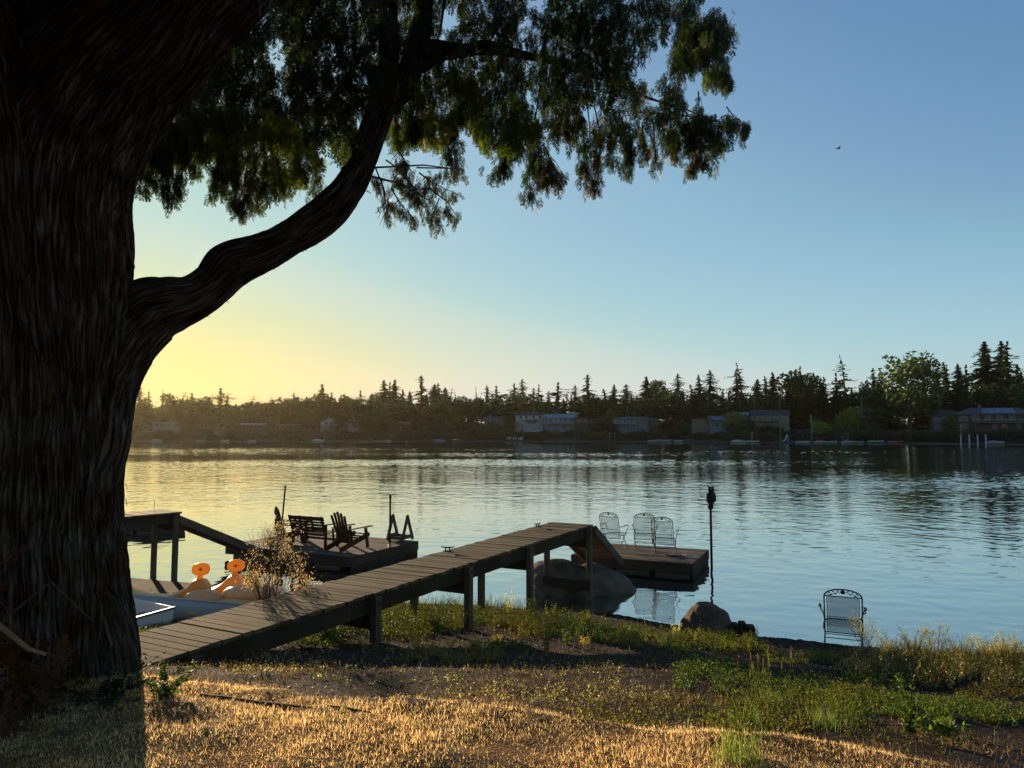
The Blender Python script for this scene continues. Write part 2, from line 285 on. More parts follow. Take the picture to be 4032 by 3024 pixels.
# ---------------- piers, floats, ramps ----------------
def boards(mb,x0,x1,y0,y1,z0,z1,step,gap,axis='y',jit=.009):
    """a row of boards: laid along x, repeated along y (axis='y') or the other way round"""
    a,b=(y0,y1) if axis=='y' else (x0,x1); n=max(1,int(round((b-a)/step))); s=(b-a)/n
    for i in range(n):
        p=a+i*s; q=p+s-gap; j1=random.uniform(-jit,jit)*2; j2=random.uniform(-jit,jit)*2; dz=random.uniform(-jit,jit)*.5; c=random.choice((.30,.42,.5,.55,.62,.72))*random.uniform(.9,1.1)
        if axis=='y': mb.box(x0+j1,x1+j2,p,q,z0+dz,z1+dz,c)
        else: mb.box(p,q,x0 if 0 else y0+j1,y1+j2,z0+dz,z1+dz,c)
def lg(T,x,y):   # ground height under a local point of a thing placed at (ox,oy) turned by rz
    (ox,oy),rz=T; return ghs(ox+x*math.cos(rz)-y*math.sin(rz),oy+x*math.sin(rz)+y*math.cos(rz))
def cleat(parent,x,y,z,ang=0):
    b=MB(); c,s=math.cos(ang),math.sin(ang)
    b.tube([(x-c*.11,y-s*.11,z+.075),(x-c*.06,y-s*.06,z+.062),(x,y,z+.058),(x+c*.06,y+s*.06,z+.062),(x+c*.11,y+s*.11,z+.075)],[.006,.011,.013,.011,.006])
    for k in (-1,1): b.tube([(x+c*.035*k,y+s*.035*k,z),(x+c*.03*k,y+s*.03*k,z+.06)],.011)
    b.box(x-.06,x+.06,y-.03,y+.03,z,z+.008); return b.build('cleat',M['iron'],parent)
def walkway(label,loc,rz,W,y0,y1,zt,stations,braces=()):
    t=thing('walkway',label,'walkway',(loc[0],loc[1],0),rz); T=((loc[0],loc[1]),rz)
    b=MB(); boards(b,-W,0,y0,y1,zt-.04,zt,.122,.012); o=b.build('decking',M['deck'],t)
    for x in (-W+.07,-.07):
        b=MB(); y=y0+.02
        while y<y1-.05:
            e=min(y+3.4,y1-.02); b.box(x-.025,x+.025,y,e-.003,zt-.25,zt-.044,random.uniform(.4,.55)); y=e
        b.build('stringer',M['deck_side'],t)
    for k,y in enumerate(stations):
        for x in (-W+.03,-.03):
            sx=1 if x>-W/2 else -1; xx=x+sx*.045
            b=MB(); b.box(xx-.05,xx+.05,y-.055,y+.055,min(lg(T,x,y)-.3,-.4 if lg(T,x,y)<.15 else 9),zt-.045,random.uniform(.42,.6)); o=b.build('post',M['post'],t,bevel=.006)
            bb=MB(); bb.tube([(xx+sx*.05,y,zt-.12),(xx+sx*.062,y,zt-.12)],.016,8); bb.build('bolt',M['steel'],t)
        b=MB(); b.box(-W+.0,0,y+.06,y+.10,zt-.46,zt-.255,.45); b.build('crossbeam',M['deck_side'],t)
    for y,z in braces:
        b=MB(); b.box(-W-.07,.05,y-.10,y-.06,z-.2,z,.4); b.build('brace',M['deck_side'],t)
    return t
RZ=-math.atan2(.46,.888)
wk=walkway('long grey plank walkway on posts leading from the lawn out over the water',(-3.04,5.97),RZ,.93,-.75,10.3,1.5,(.5,3.04,5.2,7.25,10.05),((10.05,.39),))
cleat(wk,-.86,6.0,1.5,.5); cleat(wk,-.86,9.4,1.5,1.3)
wk2=walkway('neighbouring high walkway with sunlit planks just right of the big trunk',(-8.03,16.75),-math.atan2(.6,.8),.95,-6,.35,1.56,(.2,-3.0))
cleat(wk2,-.75,-.8,1.56,.9)
b=MB()   # a light wire rail at its far edge
for y in (-1.6,-.6,.15): b.tube([(-.93,y,1.56),(-.93,y,1.78)],.006,4)
b.tube([(-.93,-1.6,1.74),(-.93,-.6,1.76),(-.93,.15,1.78)],.005,4); b.box(-.96,-.9,-.63,-.57,1.6,1.74,.3); b.build('wire_rail',M['iron'],wk2)
def gangway(label,p0,p1,W):
    """gangway: p0 high end centre, p1 low end centre"""
    d=np.array(p1,float)-np.array(p0,float); L=math.hypot(d[0],d[1]); rz=-math.atan2(d[0],d[1]); sl=d[2]/L
    t=thing('gangway',label,'gangway',(p0[0],p0[1],0),rz); z=lambda y: p0[2]+sl*y
    Tr=lambda p:(p[0],p[1],p[2]+z(p[1])); b=MB(); n=int(L/.145); s=L/n
    for i in range(n): b.box(-W/2,W/2,i*s,i*s+s-.014,-.035,0,random.uniform(.38,.62),T=Tr)
    b.build('decking',M['deck'],t)
    for x in (-W/2-.022,W/2+.022): b=MB(); b.box(x-.02,x+.02,0,L+.05,-.16,.02,.5,T=Tr); b.build('stringer',M['post'],t)
    return t
gangway('short gangway sloping from the plank walkway down to the float with iron chairs',(1.35,15.42,1.44),(2.25,17.6,.36),.85)
gangway('steep dark gangway dropping from the neighbouring walkway to the float with wooden chairs',(-8.35,17.25,1.5),(-7.0,19.25,.37),.85)
def floatdock(label,loc,rz,Lx,Ly,zt=.34):
    t=thing('floating_dock',label,'floating dock',(loc[0],loc[1],0),rz)
    b=MB(); boards(b,-Lx+.03,-.03,.05,Ly-.05,zt-.04,zt,.14,.011); b.build('decking',M['float'],t)
    def fas(x0,x1,y0,y1,z0,z1): q=MB(); q.box(x0,x1,y0,y1,z0,z1,random.uniform(.4,.55)); q.build('fascia',M['deck_side'],t,bevel=.004)
    fas(-Lx,0,0,.045,zt-.24,zt-.002+.004); fas(-Lx,0,Ly-.045,Ly,zt-.24,zt+.002); fas(-Lx,-Lx+.045,.048,Ly-.048,zt-.24,zt+.002); fas(-.045,0,.048,Ly-.048,zt-.24,zt+.002)
    fas(-.06,-.015,.1,Ly-.02,zt-.36,zt-.245)
    x=-Lx+.15
    while x<-.4:
        q=MB(); q.box(x,min(x+.85,-.1),.12,Ly-.12,-.22,.085,.5); q.build('float_block',M['foam'],t,bevel=.03); x+=.98
    return t
fr=floatdock('small floating dock carrying three pale iron chairs',(4.26,17.0),-R(24.8),3.05,2.25)
fl=floatdock('large floating dock with wooden bench and two wooden slat chairs',(-4.03,17.9),-R(27),4.35,3.0)
f3=floatdock('low dark floating dock seen under the neighbouring walkway',(-12.0,24.3),-R(15),6,1.4)
def pole(label,p,top,r=.026,lean=(0,0),sleeve=None,cap=True):
    t=thing('mooring_pole',label,'pole',(p[0],p[1],0)); b=MB(); b.tube([(lean[0]*(-1-top)/top*0-lean[0]*.5,-lean[1]*.5,-.8),(lean[0],lean[1],top)],r,10)
    if cap: b.tube([(lean[0],lean[1],top-.04),(lean[0],lean[1],top+.015)],r*1.35,10)
    b.build('pole_shaft',M['steel'],t,True)
    if sleeve: q=MB(); q.tube([(0,0,sleeve[0]),(0,0,sleeve[1])],r*1.7,10); q.build('sleeve',mat_simple('grey_sleeve',(.22,.22,.21),.5),t,True)
    return t
pole('slim rusty pole beside the right edge of the bench dock, with a grey sleeve',(-3.30,19.45),1.72,sleeve=(.1,.42))
pole('slim leaning pole rising behind the left wooden chair on the far edge of the dock',(-7.22,22.45),1.76,lean=(.12,0))
op=pole('tall pole at the corner of the iron chair dock with an owl figure on top',(5.24,18.95),1.47,r=.032,cap=False)
b=MB(); b.box(-.07,.06,-.06,.06,1.42,1.54); b.build('perch_block',M['steel'],op,bevel=.01)
# owl decoy
t=thing('owl_figure','dark plastic owl figure perched on top of the tall pole','owl figure',(5.26,18.95,1.54),R(15))
b=MB(); m=10
prof=[(0,.05),(.03,.085),(.10,.115),(.2,.125),(.28,.105),(.33,.08),(.37,.09),(.42,.088),(.455,.06),(.47,.02)]
vs=[];n=14
for z,r in prof:
    for k in range(n): a=2*PI*k/n; vs.append((r*math.cos(a)*.95,r*math.sin(a)*.85+(.02 if z<.2 else 0),z))
b.add(vs,[(i*n+k,i*n+(k+1)%n,(i+1)*n+(k+1)%n,(i+1)*n+k) for i in range(len(prof)-1) for k in range(n)]+[tuple(range(n))[::-1],tuple((len(prof)-1)*n+k for k in range(n))])
for s in (-1,1): b.tube([(s*.055,0,.43),(s*.075,0,.505)],[.028,.004],6)
b.tube([(0,-.085,.40),(0,-.115,.375)],[.016,.003],6)
b.tube([(.06,.08,.08),(.05,.1,-.06)],[.045,.02],6)
owlm=mat_simple('owl_plastic',(.018,.026,.023),.8,spec=.1); b.build('body',owlm,t,True)
for s in (-1,1): q=MB(); q.ball((s*.035,-.078,.41),.02); q.build('eye',mat_simple('owl_eye',(.3,.22,.05),.3),t,True)
for s in (-1,1): q=MB(); q.ball((s*.105,.01,.17),(.03,.07,.13)); q.build('wing',owlm,t,True)
# ---------------- wooden furniture ----------------
def bench(label,loc,rz):
    t=thing('garden_bench',label,'bench',loc,rz); W=1.22; m=M['chair_wood']
    b=MB()
    for i in range(4): b.box(-W/2,W/2,-.19+i*.125,-.19+i*.125+.11,.40,.425,random.uniform(.4,.6))
    b.build('seat',m,t)
    b=MB(); lean=lambda z:-.22-(z-.42)*.33
    for z0,z1 in ((.44,.50),(.515,.575),(.595,.655),(.675,.725),(.745,.85)):
        b.beam((-W/2,lean((z0+z1)/2),(z0+z1)/2),(W/2,lean((z0+z1)/2),(z0+z1)/2),.025,z1-z0,c=random.uniform(.4,.6),up=(0,-.33,1))
    for x in (-W/2+.05,-.2,.2,W/2-.05): b.beam((x,lean(.42)-.03,.42),(x,lean(.86)-.03,.86),.06,.03,c=.45)
    b.build('backrest',m,t)
    for x in (-W/2+.04,W/2-.04):
        for y,top in ((-.21,.62),(.27,.60)): q=MB(); q.box(x-.03,x+.03,y-.03,y+.03,0,top,.45); q.build('leg',m,t)
        q=MB(); q.box(x-.045,x+.045,-.30,.33,.622,.647,.5); q.build('armrest',m,t)
    q=MB(); q.box(-W/2+.07,W/2-.07,.255,.285,.16,.22,.4); q.build('stretcher',m,t)
    q=MB(); q.box(-W/2+.07,W/2-.07,-.225,-.195,.33,.395,.4); q.build('apron',m,t); return t
def slat_chair(label,loc,rz):
    """low wooden lawn chair: fan back, wide arms, long sloping rear legs; faces local +y"""
    t=thing('slat_chair',label,'chair',loc,rz); m=M['chair_wood']
    b=MB()
    for i in range(5):
        y=.30-i*.115; z=.36-i*.045; b.beam((-.27,y,z),(.27,y,z),.10,.02,up=(0,.36,1),c=random.uniform(.4,.6))
    b.build('seat',m,t)
    b=MB()
    for i in range(5):
        k=i-2; top=.97-.035*abs(k)**1.6; x0=k*.088; x1=k*.118; y0=-.20; y1=y0-.34*top*.62-.06
        b.beam((x0,y0,.16),(x1,y1,top),.083 if 1 else 0,.018,up=(0,1,.3),c=random.uniform(.4,.6))
        b.tube([(x1,y1-.009,top-.001),(x1,y1+.009,top+.001)],.045,10,c=.5)
    b.beam((-.27,-.295,.50),(.27,-.295,.50),.03,.06,c=.45); b.build('backrest',m,t)
    for s in (-1,1):
        q=MB(); q.beam((s*.30,.36,.0),(s*.30,.27,.53),.10,.025,up=(1,0,0),c=.5); q.build('leg',m,t)
        q=MB(); q.beam((s*.265,.40,.33),(s*.265,-.62,.035),.13,.025,up=(1,0,0),c=.45); q.tube([(s*.252,.40,.335),(s*.278,.40,.335)],.062,12,c=.45); q.build('rear_leg',m,t)
        q=MB(); q.beam((s*.33,-.34,.545),(s*.33,.22,.56),.085,.022,c=.55); q.beam((s*.33,.22,.56),(s*.33,.42,.565),.14,.022,c=.55); q.tube([(s*.33,.42,.554),(s*.33,.42,.577)],.07,12,c=.55); q.build('armrest',m,t)
        q=MB(); q.beam((s*.30,-.34,.53),(s*.30,-.30,.12),.06,.02,up=(1,0,0),c=.45); q.build('arm_brace',m,t)
    return t
zf=.345
p=atz(1238,2152,zf); bench('dark wooden slatted bench seen from behind between the two slat chairs',(p[0],p[1],zf),-R(27))
p=atz(1378,2158,zf); slat_chair('wooden slat chair with fan back at the near right corner of the dock',(p[0],p[1],zf),-R(33))
p=atz(1150,2134,zf); slat_chair('wooden slat chair seen side on behind the dry bush, left of the bench',(p[0],p[1],zf),-R(84))
def rail(label,loc,rz):
    t=thing('dock_rail',label,'rail',loc,rz); m=M['post']
    for x in (0,.07,.62): q=MB(); q.box(x-.03,x+.03,-.03,.03,0,.5 if x<.6 else .55,.4); q.build('post',m,t)
    for z in (.28,.43): q=MB(); q.box(.1,.59,-.015,.015,z,z+.035,.4); q.build('crossbar',m,t)
    return t
p=atz(1086,2106,zf); rail('low wooden rail behind the left wooden chair, at the dock edge',(p[0],p[1],zf),-R(12))
t=thing('wooden_trestle','pair of wooden A-shaped frames on the far right corner of the bench dock','trestle',None or (atz(1545,2122,zf)[0],atz(1545,2122,zf)[1],zf),-R(27))
def aframe(x):
    q=MB(); q.beam((x,-.24,0),(x,.02,.70),.035,.10,up=(0,1,0),c=.45); q.beam((x,.28,0),(x,-.0,.70),.035,.10,up=(0,1,0),c=.5); q.build('side_frame',M['post'],t)
aframe(0); aframe(.52)
for y in (-.22,.24): q=MB(); q.box(.02,.50,y-.02,y+.02,.03,.12,.5); q.build('crossbar',M['post'],t)
for x in (-.035,.555): q=MB(); q.box(x-.016,x+.016,-.2,.24,.05,.16,.5); q.build('base_rail',M['post'],t)
# ---------------- iron patio chairs ----------------
def iron_chair_parts(t,m,mesh_n=20,sw=.0022):
    """spring rocker of bent tube and expanded-metal mesh; faces local +y"""
    W=.265; th=R(14)
    def B(x,h): return (x,-.24-math.sin(th)*h,.36+math.cos(th)*h)     # a point of the back plane, h above the seat
    H=.52; zl=-.08
    fr=[B(-W,zl),B(-W,H)]+[B(-W*math.cos(a),H+.12*math.sin(a)) for a in np.linspace(.25,PI-.25,11)]+[B(W,H),B(W,zl)]
    b=MB(); b.tube(fr,.011,6); b.tube([B(-W,H),B(W,H)],.008,5); b.tube([B(-W,zl),B(W,zl)],.008,5)
    for s in (-1,1): b.tube([B(s*(W-.04),zl),B(s*(W-.04),H)],.007,5)
    b.tube([B(-W,.18),B(W,.18)],.006,5); b.build('back_frame',m,t,True)
    def lattice(P,x0,x1,h0,h1,n,w):
        q=MB(); d=(x1-x0)/n; rows=int((h1-h0)/(d*.62))
        for i in range(n):
            for j in range(rows):
                cx=x0+(i+.5*(j%2))*d; hz=h0+j*(h1-h0)/rows; hh=(h1-h0)/rows
                if cx+d<=x1+1e-6:
                    for a,c_ in (((cx,hz),(cx+d/2,hz+hh)),((cx+d,hz),(cx+d/2,hz+hh))):
                        A=np.array(P(*a)); Bq=np.array(P(*c_)); n1=np.array(P(a[0]+w,a[1]))-A; q.add([A-n1,A+n1,Bq+n1,Bq-n1],[(0,1,2,3)])
        return q
    lattice(lambda x,h:B(x,h),-W+.042,W-.042,zl,H,mesh_n,sw).build('back_mesh',m,t)
    # crest: rose, leaves and curling vines under the arch
    b=MB(); c=B(0,H+.075); b.ball(c,(.035,.008,.032),10,6)
    for s in (-1,1):
        b.tube([B(s*x,H+y) for x,y in ((.03,.065),(.08,.06),(.13,.045),(.17,.03),(.205,.012))],.004,4)
        for x,y,a in ((.07,.088,.5),(.10,.045,-.6),(.135,.075,.4),(.165,.022,-.5),(.19,.055,.6)):
            d=np.array([math.cos(a)*s,math.sin(a)]); e=np.array([-d[1],d[0]]); o=np.array([s*x,y])
            q=[o-d*.024,o+e*.012,o+d*.024,o-e*.012]; b.add([B(k[0],H+k[1]) for k in q],[(0,1,2,3)])
        b.tube([B(s*(.225+.018*math.cos(a)),H+.03+.018*math.sin(a)) for a in np.linspace(-1,4.2,8)],.004,4)
    b.build('crest',m,t)
    def Sx(x,y): return (x,y,.375-.05*((y+.24)/.5)*(1-(y+.24)/.5)*2)
    b=MB(); b.tube([Sx(-W,-.24),Sx(-W,0),Sx(-W+.01,.2),Sx(-W+.05,.27),Sx(W-.05,.27),Sx(W-.01,.2),Sx(W,0),Sx(W,-.24)],.010,6)
    b.build('seat_frame',m,t,True)
    lattice(lambda x,h:Sx(x,h),-W+.012,W-.012,-.24,.26,mesh_n,sw).build('seat_mesh',m,t)
    for s in (-1,1):
        b=MB(); b.tube([B(s*W,.26),(s*(W+.05),-.18,.60),(s*(W+.06),.02,.62),(s*(W+.06),.16,.61),(s*(W+.05),.19,.55),(s*(W+.01),.17,.46),(s*W,.2,.385)],.009,6)
        b.beam((s*(W+.06),-.08,.627),(s*(W+.06),.17,.62),.045,.006); b.build('armrest',m,t)
        b=MB(); b.tube([(s*(W+.015)+.004*math.cos(a)*0,-.02+.045*math.cos(a),.325+.045*math.sin(a)) for a in np.linspace(0,2*PI,14)],.010,5); b.build('spring',m,t)
        for y in (-.22,.24):
            b=MB(); b.tube([(s*W,.0,.29),(s*W,y*.45,.18),(s*(W+.005),y,.008)],.0095,6); b.tube([(s*(W+.005),y,0),(s*(W+.005),y,.012)],.018,6); b.build('leg',m,t)
    for y,z in ((-.12,.17),(-.19,.075),(.12,.17)): b=MB(); b.tube([(-W,y,z),(W,y,z)],.007,5); b.build('stretcher',m,t)
def iron_chair(label,loc,rz,m,group=None,sw=.0022):
    t=thing('patio_chair',label,'chair',loc,rz,group); iron_chair_parts(t,m,20,sw); return t
p=gpt(3310,2543); iron_chair('black iron mesh patio chair standing alone at the water edge',(p[0]-.02,p[1]-.15,ghs(p[0],p[1]-.15)-.01),-R(23),M['iron'],None,.0036)
c0=iron_chair('pale iron mesh chair nearest the gangway, turned to the right, on the small float',(*atz(2420,2158,zf)[:2],zf),-R(32),M['white_iron'],'pale iron chairs on the float')
for px,py,rz,lb in ((2540,2162,-13,'pale iron mesh chair in the middle of the three on the small float'),(2617,2183,-21,'pale iron mesh chair closest to the owl pole on the small float')):
    c=copy_tree(c0); p=atz(px,py,zf); c.location=(p[0],p[1],zf); c.rotation_euler=(0,0,R(rz)); c['label']=lb
t=thing('boat_brush','dark bar with white ends lying on the float in front of the iron chairs','tool',(*atz(2660,2192,zf)[:2],zf),R(-20))
b=MB(); b.beam((-.22,0,.02),(.2,.05,.02),.05,.03); b.build('bar',M['iron'],t)
for x,y in ((-.12,0),(.22,.05)): q=MB(); q.tube([(x-.05,y-.03,.045),(x+.05,y+.0,.05)],[.014,.02],7); q.build('white_grip',mat_simple('white_plastic',(.6,.6,.58),.4),t,True)
# ---------------- boulders, stump ----------------
def mat_rock():
    m,n,l,p=newmat('granite'); a=noisenode(n,l,2.2,7,rough=.6); b_=noisenode(n,l,45,3,rough=.7)
    r=ramp(n,l,a.outputs[0],[(.3,(.05,.034,.024)),(.5,(.12,.084,.058)),(.7,(.19,.14,.10))]); r2=ramp(n,l,b_.outputs[0],[(.35,(.6,.6,.6)),(.65,(1.25,1.2,1.15))])
    mu=n.new('ShaderNodeMix'); mu.data_type='RGBA'; mu.blend_type='MULTIPLY'; mu.inputs[0].default_value=.8; l.new(r.outputs[0],mu.inputs[6]); l.new(r2.outputs[0],mu.inputs[7]); l.new(mu.outputs[2],p.inputs['Base Color'])
    p.inputs['Roughness'].default_value=.92; p.inputs['Specular IOR Level'].default_value=.1; ad=n.new('ShaderNodeMath'); ad.operation='MULTIPLY_ADD'; ad.inputs[1].default_value=.25; l.new(b_.outputs[0],ad.inputs[0]); l.new(a.outputs[0],ad.inputs[2]); bump(n,l,p,ad.outputs[0],.9,.05); return m
M['rock']=mat_rock()
def boulder(label,loc,rad,seed,amp=.12,f=None,n=90,m=60):
    u=np.linspace(0,2*PI,n,endpoint=False); v=np.linspace(.001,PI-.001,m); U,Vv=np.meshgrid(u,v)
    d=np.stack([np.sin(Vv)*np.cos(U),np.sin(Vv)*np.sin(U),np.cos(Vv)],-1); d3=np.sign(d)*np.abs(d)**.85
    P=d3*np.array(rad); k=1+amp*fbm(d*1.4+seed,3)+.03*fbm(d*7+seed,4)*.8; P=P*k[...,None]
    if f: P=f(P)
    idx=[(i*n+j,(i+1)*n+j,(i+1)*n+(j+1)%n,i*n+(j+1)%n) for i in range(m-1) for j in range(n)]
    o=npmesh('boulder',P.reshape(-1,3),idx,M['rock'],smooth=True); o.location=loc; tag(o,label,'boulder'); return o
def skew(P):
    P=P.copy(); P[...,2]+=(-.13*P[...,0])*np.clip(P[...,2]/.3,0,1)-.10*np.exp(-((P[...,0]+.05)/.18)**2)*np.clip(P[...,2]/.3,0,1); return P
boulder('large brown boulder in the water behind the last walkway posts',(1.55,15.95,-.05),(1.16,.82,.62),3.1,.10,skew)
boulder('rounded grey boulder at the shoreline right in front of the pole reflection',(3.42,12.72,-.12),(.46,.42,.52),9.4,.10,lambda P:np.stack([P[...,0]*(1.05-.32*np.clip(P[...,2],0,1)),P[...,1]*(1.05-.32*np.clip(P[...,2],0,1)),P[...,2]],-1))
t=thing('log_stump','dark split log end lying beside the rounded grey boulder','log',(3.92,12.35,0),R(-12))
b=MB(); 
for i,(x0,x1,h) in enumerate(((-.2,-.07,.17),(-.068,.06,.2),(.062,.2,.15))): b.box(x0,x1,-.12,.14,-.08,h,random.uniform(.3,.5))
b.build('split_wood',mat_wood('rotten_wood',(.06,.04,.028),axis=2),t,bevel=.02)
# ---------------- boats on the near beach ----------------
def loft(secs,closed=False):
    """secs: list of equal-length point lists -> MB skin"""
    b=MB(); n=len(secs[0]); vs=[p for s in secs for p in s]
    fs=[(i*n+k,i*n+k+1,(i+1)*n+k+1,(i+1)*n+k) for i in range(len(secs)-1) for k in range(n-1)]
    b.add(vs,fs); return b
M['hull_white']=mat_simple('white_hull_paint',(.75,.73,.70),.4,0,.06,3,bstr=.1); M['hull_grey']=mat_simple('grey_hull',(.46,.44,.42),.5,0,.08,4,bstr=.1)
M['cream']=mat_simple('cream_plastic',(.46,.36,.20),.35,0,.08,3,bstr=.05); M['orange']=mat_leaf('orange_plastic',.35,.35,tcol=(1.2,1,.8)); M['yellow']=mat_leaf('yellow_plastic',.4,.35,tcol=(1.2,1,.8))
def solid(o,th):
    md=o.modifiers.new('thickness','SOLIDIFY'); md.thickness=th; md.offset=0; return o
OR=(.92,.53,.09); YE=(.85,.52,.14); CR=(.80,.64,.36)
# white dinghy: local +x runs along the transom to the right, +y towards the bow
t=thing('dinghy','white flat-sterned dinghy on the beach directly right of the big trunk','dinghy',(-4.76,9.1,ghs(-4.8,9.05)-.26),math.atan2(.92,.38))
secs=[]
for j,(y,wf,h,bt) in enumerate(((0,.62,.40,0),(.5,.68,.41,0),(1.1,.66,.43,.01),(1.7,.5,.47,.05),(2.2,.27,.52,.14),(2.5,.05,.56,.3))):
    secs.append([(x*wf,y,bt+(h-bt)*z) for x,z in ((-1,1),(-.99,.6),(-.97,.32),(-.85,.1),(0,0),(.85,.1),(.97,.32),(.99,.6),(1,1))])
b=loft(secs); n=9; b.f.append(tuple(range(n))[::-1]); hull=b.build('hull',M['hull_white'],t,False); solid(hull,.02)
b=MB(); b.box(-.64,.64,-.022,.006,.372,.402); b.build('gunwale',mat_simple('white_rim',(.14,.14,.14),.35,0,.04,3,bstr=0),t)
b=MB(); b.box(-.6,.6,.25,.5,.27,.29,(.30,.07,.012)); b.box(-.6,.6,1.5,1.75,.3,.32,(.30,.07,.012)); b.build('thwart',M['orange'],t)
# grey canoe lying with its side to us, pointed end to the right
px0=np.array([-3.72,9.95]); px1=np.array([-6.9,10.9]); L=float(np.linalg.norm(px1-px0)); ang=math.atan2(px1[1]-px0[1],px1[0]-px0[0])
t=thing('canoe','grey canoe with pointed end beside the plank walkway, behind the white dinghy','canoe',(px0[0],px0[1],ghs(-4.3,10.1)-.11),ang); t.rotation_euler=(R(26),0,ang)
secs=[]
for k in np.linspace(0,1,15):
    wf=.40*math.sin(PI*min(max(k,.0),1))**.6 if 0<k<1 else .004; h=.34+.05*abs(2*k-1)**3; bt=.16*abs(2*k-1)**5
    secs.append([(k*L,x*wf,bt+(h-bt)*z) for x,z in ((-1,1),(-1.02,.7),(-.95,.4),(-.7,.12),(-.3,.01),(0,0),(.3,.01),(.7,.12),(.95,.4),(1.02,.7),(1,1))])
solid(loft(secs).build('hull',M['hull_grey'],t,True),.015)
b=MB(); b.tube([s_[0] for s_ in secs],.018,6); b.tube([s_[-1] for s_ in secs],.018,6); b.build('gunwale',M['hull_grey'],t,True)
b=MB(); b.add([(.6,-.3,.17),(L-.6,-.3,.17),(L-.6,.3,.17),(.6,.3,.17)],[(0,1,2,3)],OR); solid(b.build('inner_liner',M['orange'],t),.02)
# pedal boat: local x along the hull (to the right), y away
g0=ghs(-5.1,11.9); t=thing('pedal_boat','cream and yellow pedal boat with two round orange headrests on the beach','pedal boat',(-5.30,11.95,g0-.10),R(8))
secs=[]
for x,hw,zt,zb in ((-1.35,.12,.50,.38),(-1.2,.26,.46,.24),(-.9,.36,.38,.10),(-.5,.42,.31,.05),(0,.5,.32,.03),(.35,.52,.37,.03),(.6,.52,.32,.03),(.85,.52,.42,.04),(1.15,.46,.45,.07),(1.4,.32,.42,.14),(1.52,.10,.36,.24)):
    secs.append([(x,y*hw,zb+(zt-zb)*z) for y,z in ((-.75,0),(-.97,.25),(-1,.5),(-.93,.8),(-.75,1),(-.45,1.03),(-.2,.86),(0,.8),(.2,.86),(.45,1.03),(.75,1),(.93,.8),(1,.5),(.97,.25),(.75,0))])
b=loft(secs)
for i_,s_ in ((0,0),(len(secs)-1,1)): k=len(secs[0]); r_=[i_*k+j for j in range(k)]; b.f.append(tuple(r_ if s_ else r_[::-1]))
b.c=[CR]*len(b.v); o=b.build('hull',M['yellow'],t,True); md=o.modifiers.new('sub','SUBSURF'); md.levels=md.render_levels=1
b=MB()
secs=[[(x*1.01,y*hw*1.015,zb+zz) for y,zz in ((-1,.17),(-1.02,.1),(-.96,.03),(-.75,-.01),(.75,-.01),(.96,.03),(1.02,.1),(1,.17))] for x,hw,zt,zb in ((-1.2,.26,.46,.22),(-.9,.37,.38,.09),(-.5,.43,.31,.04),(0,.5,.32,.02),(.6,.52,.32,.02),(.85,.52,.42,.03),(1.15,.46,.45,.06),(1.4,.32,.42,.12))]
b=loft(secs); b.c=[YE]*len(b.v); solid(b.build('lower_hull',M['yellow'],t,True),.012)
def seat(cx,cy):
    q=MB(); prof=[(-.62,.30),(-.42,.37),(-.25,.43),(-.15,.52),(-.10,.585),(-.05,.605),(.05,.605),(.10,.58),(.15,.50),(.20,.38),(.12,.30)]
    n=len(prof); rows=[]
    for dy,s_ in ((-.19,.86),(-.12,.97),(0,1.0),(.12,.97),(.19,.86)):
        rows.append([(cx+x*s_,cy+dy,.3+(z-.3)*s_) for x,z in prof])
    vs=[p for r_ in rows for p in r_]; q.add(vs,[(i*n+k,i*n+(k+1)%n,(i+1)*n+(k+1)%n,(i+1)*n+k) for i in range(4) for k in range(n)]+[tuple(range(n))[::-1],tuple(4*n+k for k in range(n))],YE)
    o=q.build('seat',M['yellow'],t,True); md=o.modifiers.new('sub','SUBSURF'); md.levels=md.render_levels=1
    q=MB(); q.tube([(cx,cy,.585),(cx,cy,.66)],[.06,.035],10,OR); q.build('headrest_neck',M['orange'],t,True)
    q=MB(); a=np.linspace(0,2*PI,24,endpoint=False)
    ring=lambda y,k:[(cx+.015+.145*k*(abs(math.cos(u))**.85)*math.copysign(1,math.cos(u)),cy+y,.755+.105*k*(abs(math.sin(u))**.85)*math.copysign(1,math.sin(u))) for u in a]
    R_=[ring(-.035,.18),ring(-.045,.5),ring(-.05,.85),ring(-.035,.97),ring(0,1.0),ring(.03,.96),ring(.04,.8),ring(.035,.2)]; vs=[p for r_ in R_ for p in r_]; n=24
    q.add(vs,[(i*n+k,i*n+(k+1)%n,(i+1)*n+(k+1)%n,(i+1)*n+k) for i in range(7) for k in range(n)]+[tuple(range(n)),tuple(7*n+k for k in range(n))[::-1]],OR)
    h=q.build('headrest',M['orange'],t,True)
    q=MB(); q.tube([(cx+.015,cy-.056,.76),(cx+.015,cy-.03,.76)],.009,8); q.build('bolt',M['steel'],h)
seat(.12,.05); seat(.62,.30)
def hump(c,r,col,nm): q=MB(); q.ball(c,r,18,10,col); q.build(nm,M['yellow'],t,True)
hump((1.0,-.22,.40),(.46,.26,.15),CR,'stern_fairing'); hump((.28,-.34,.36),(.30,.18,.14),CR,'centre_fairing')
q=MB(); rows=[]
for x,z in ((-1.5,.60),(-1.38,.66),(-1.2,.64),(-1.0,.55),(-.75,.45),(-.45,.38),(-.15,.345)):
    rows.append([(x,y*.34*(1-.25*max(0,-x-.9)),z-(.05+.18*abs(y)**2.2)) for y in np.linspace(-1,1,11)])
q=loft(rows); q.c=[YE]*len(q.v); solid(q.build('bow_fairing',M['yellow'],t,True),.02)
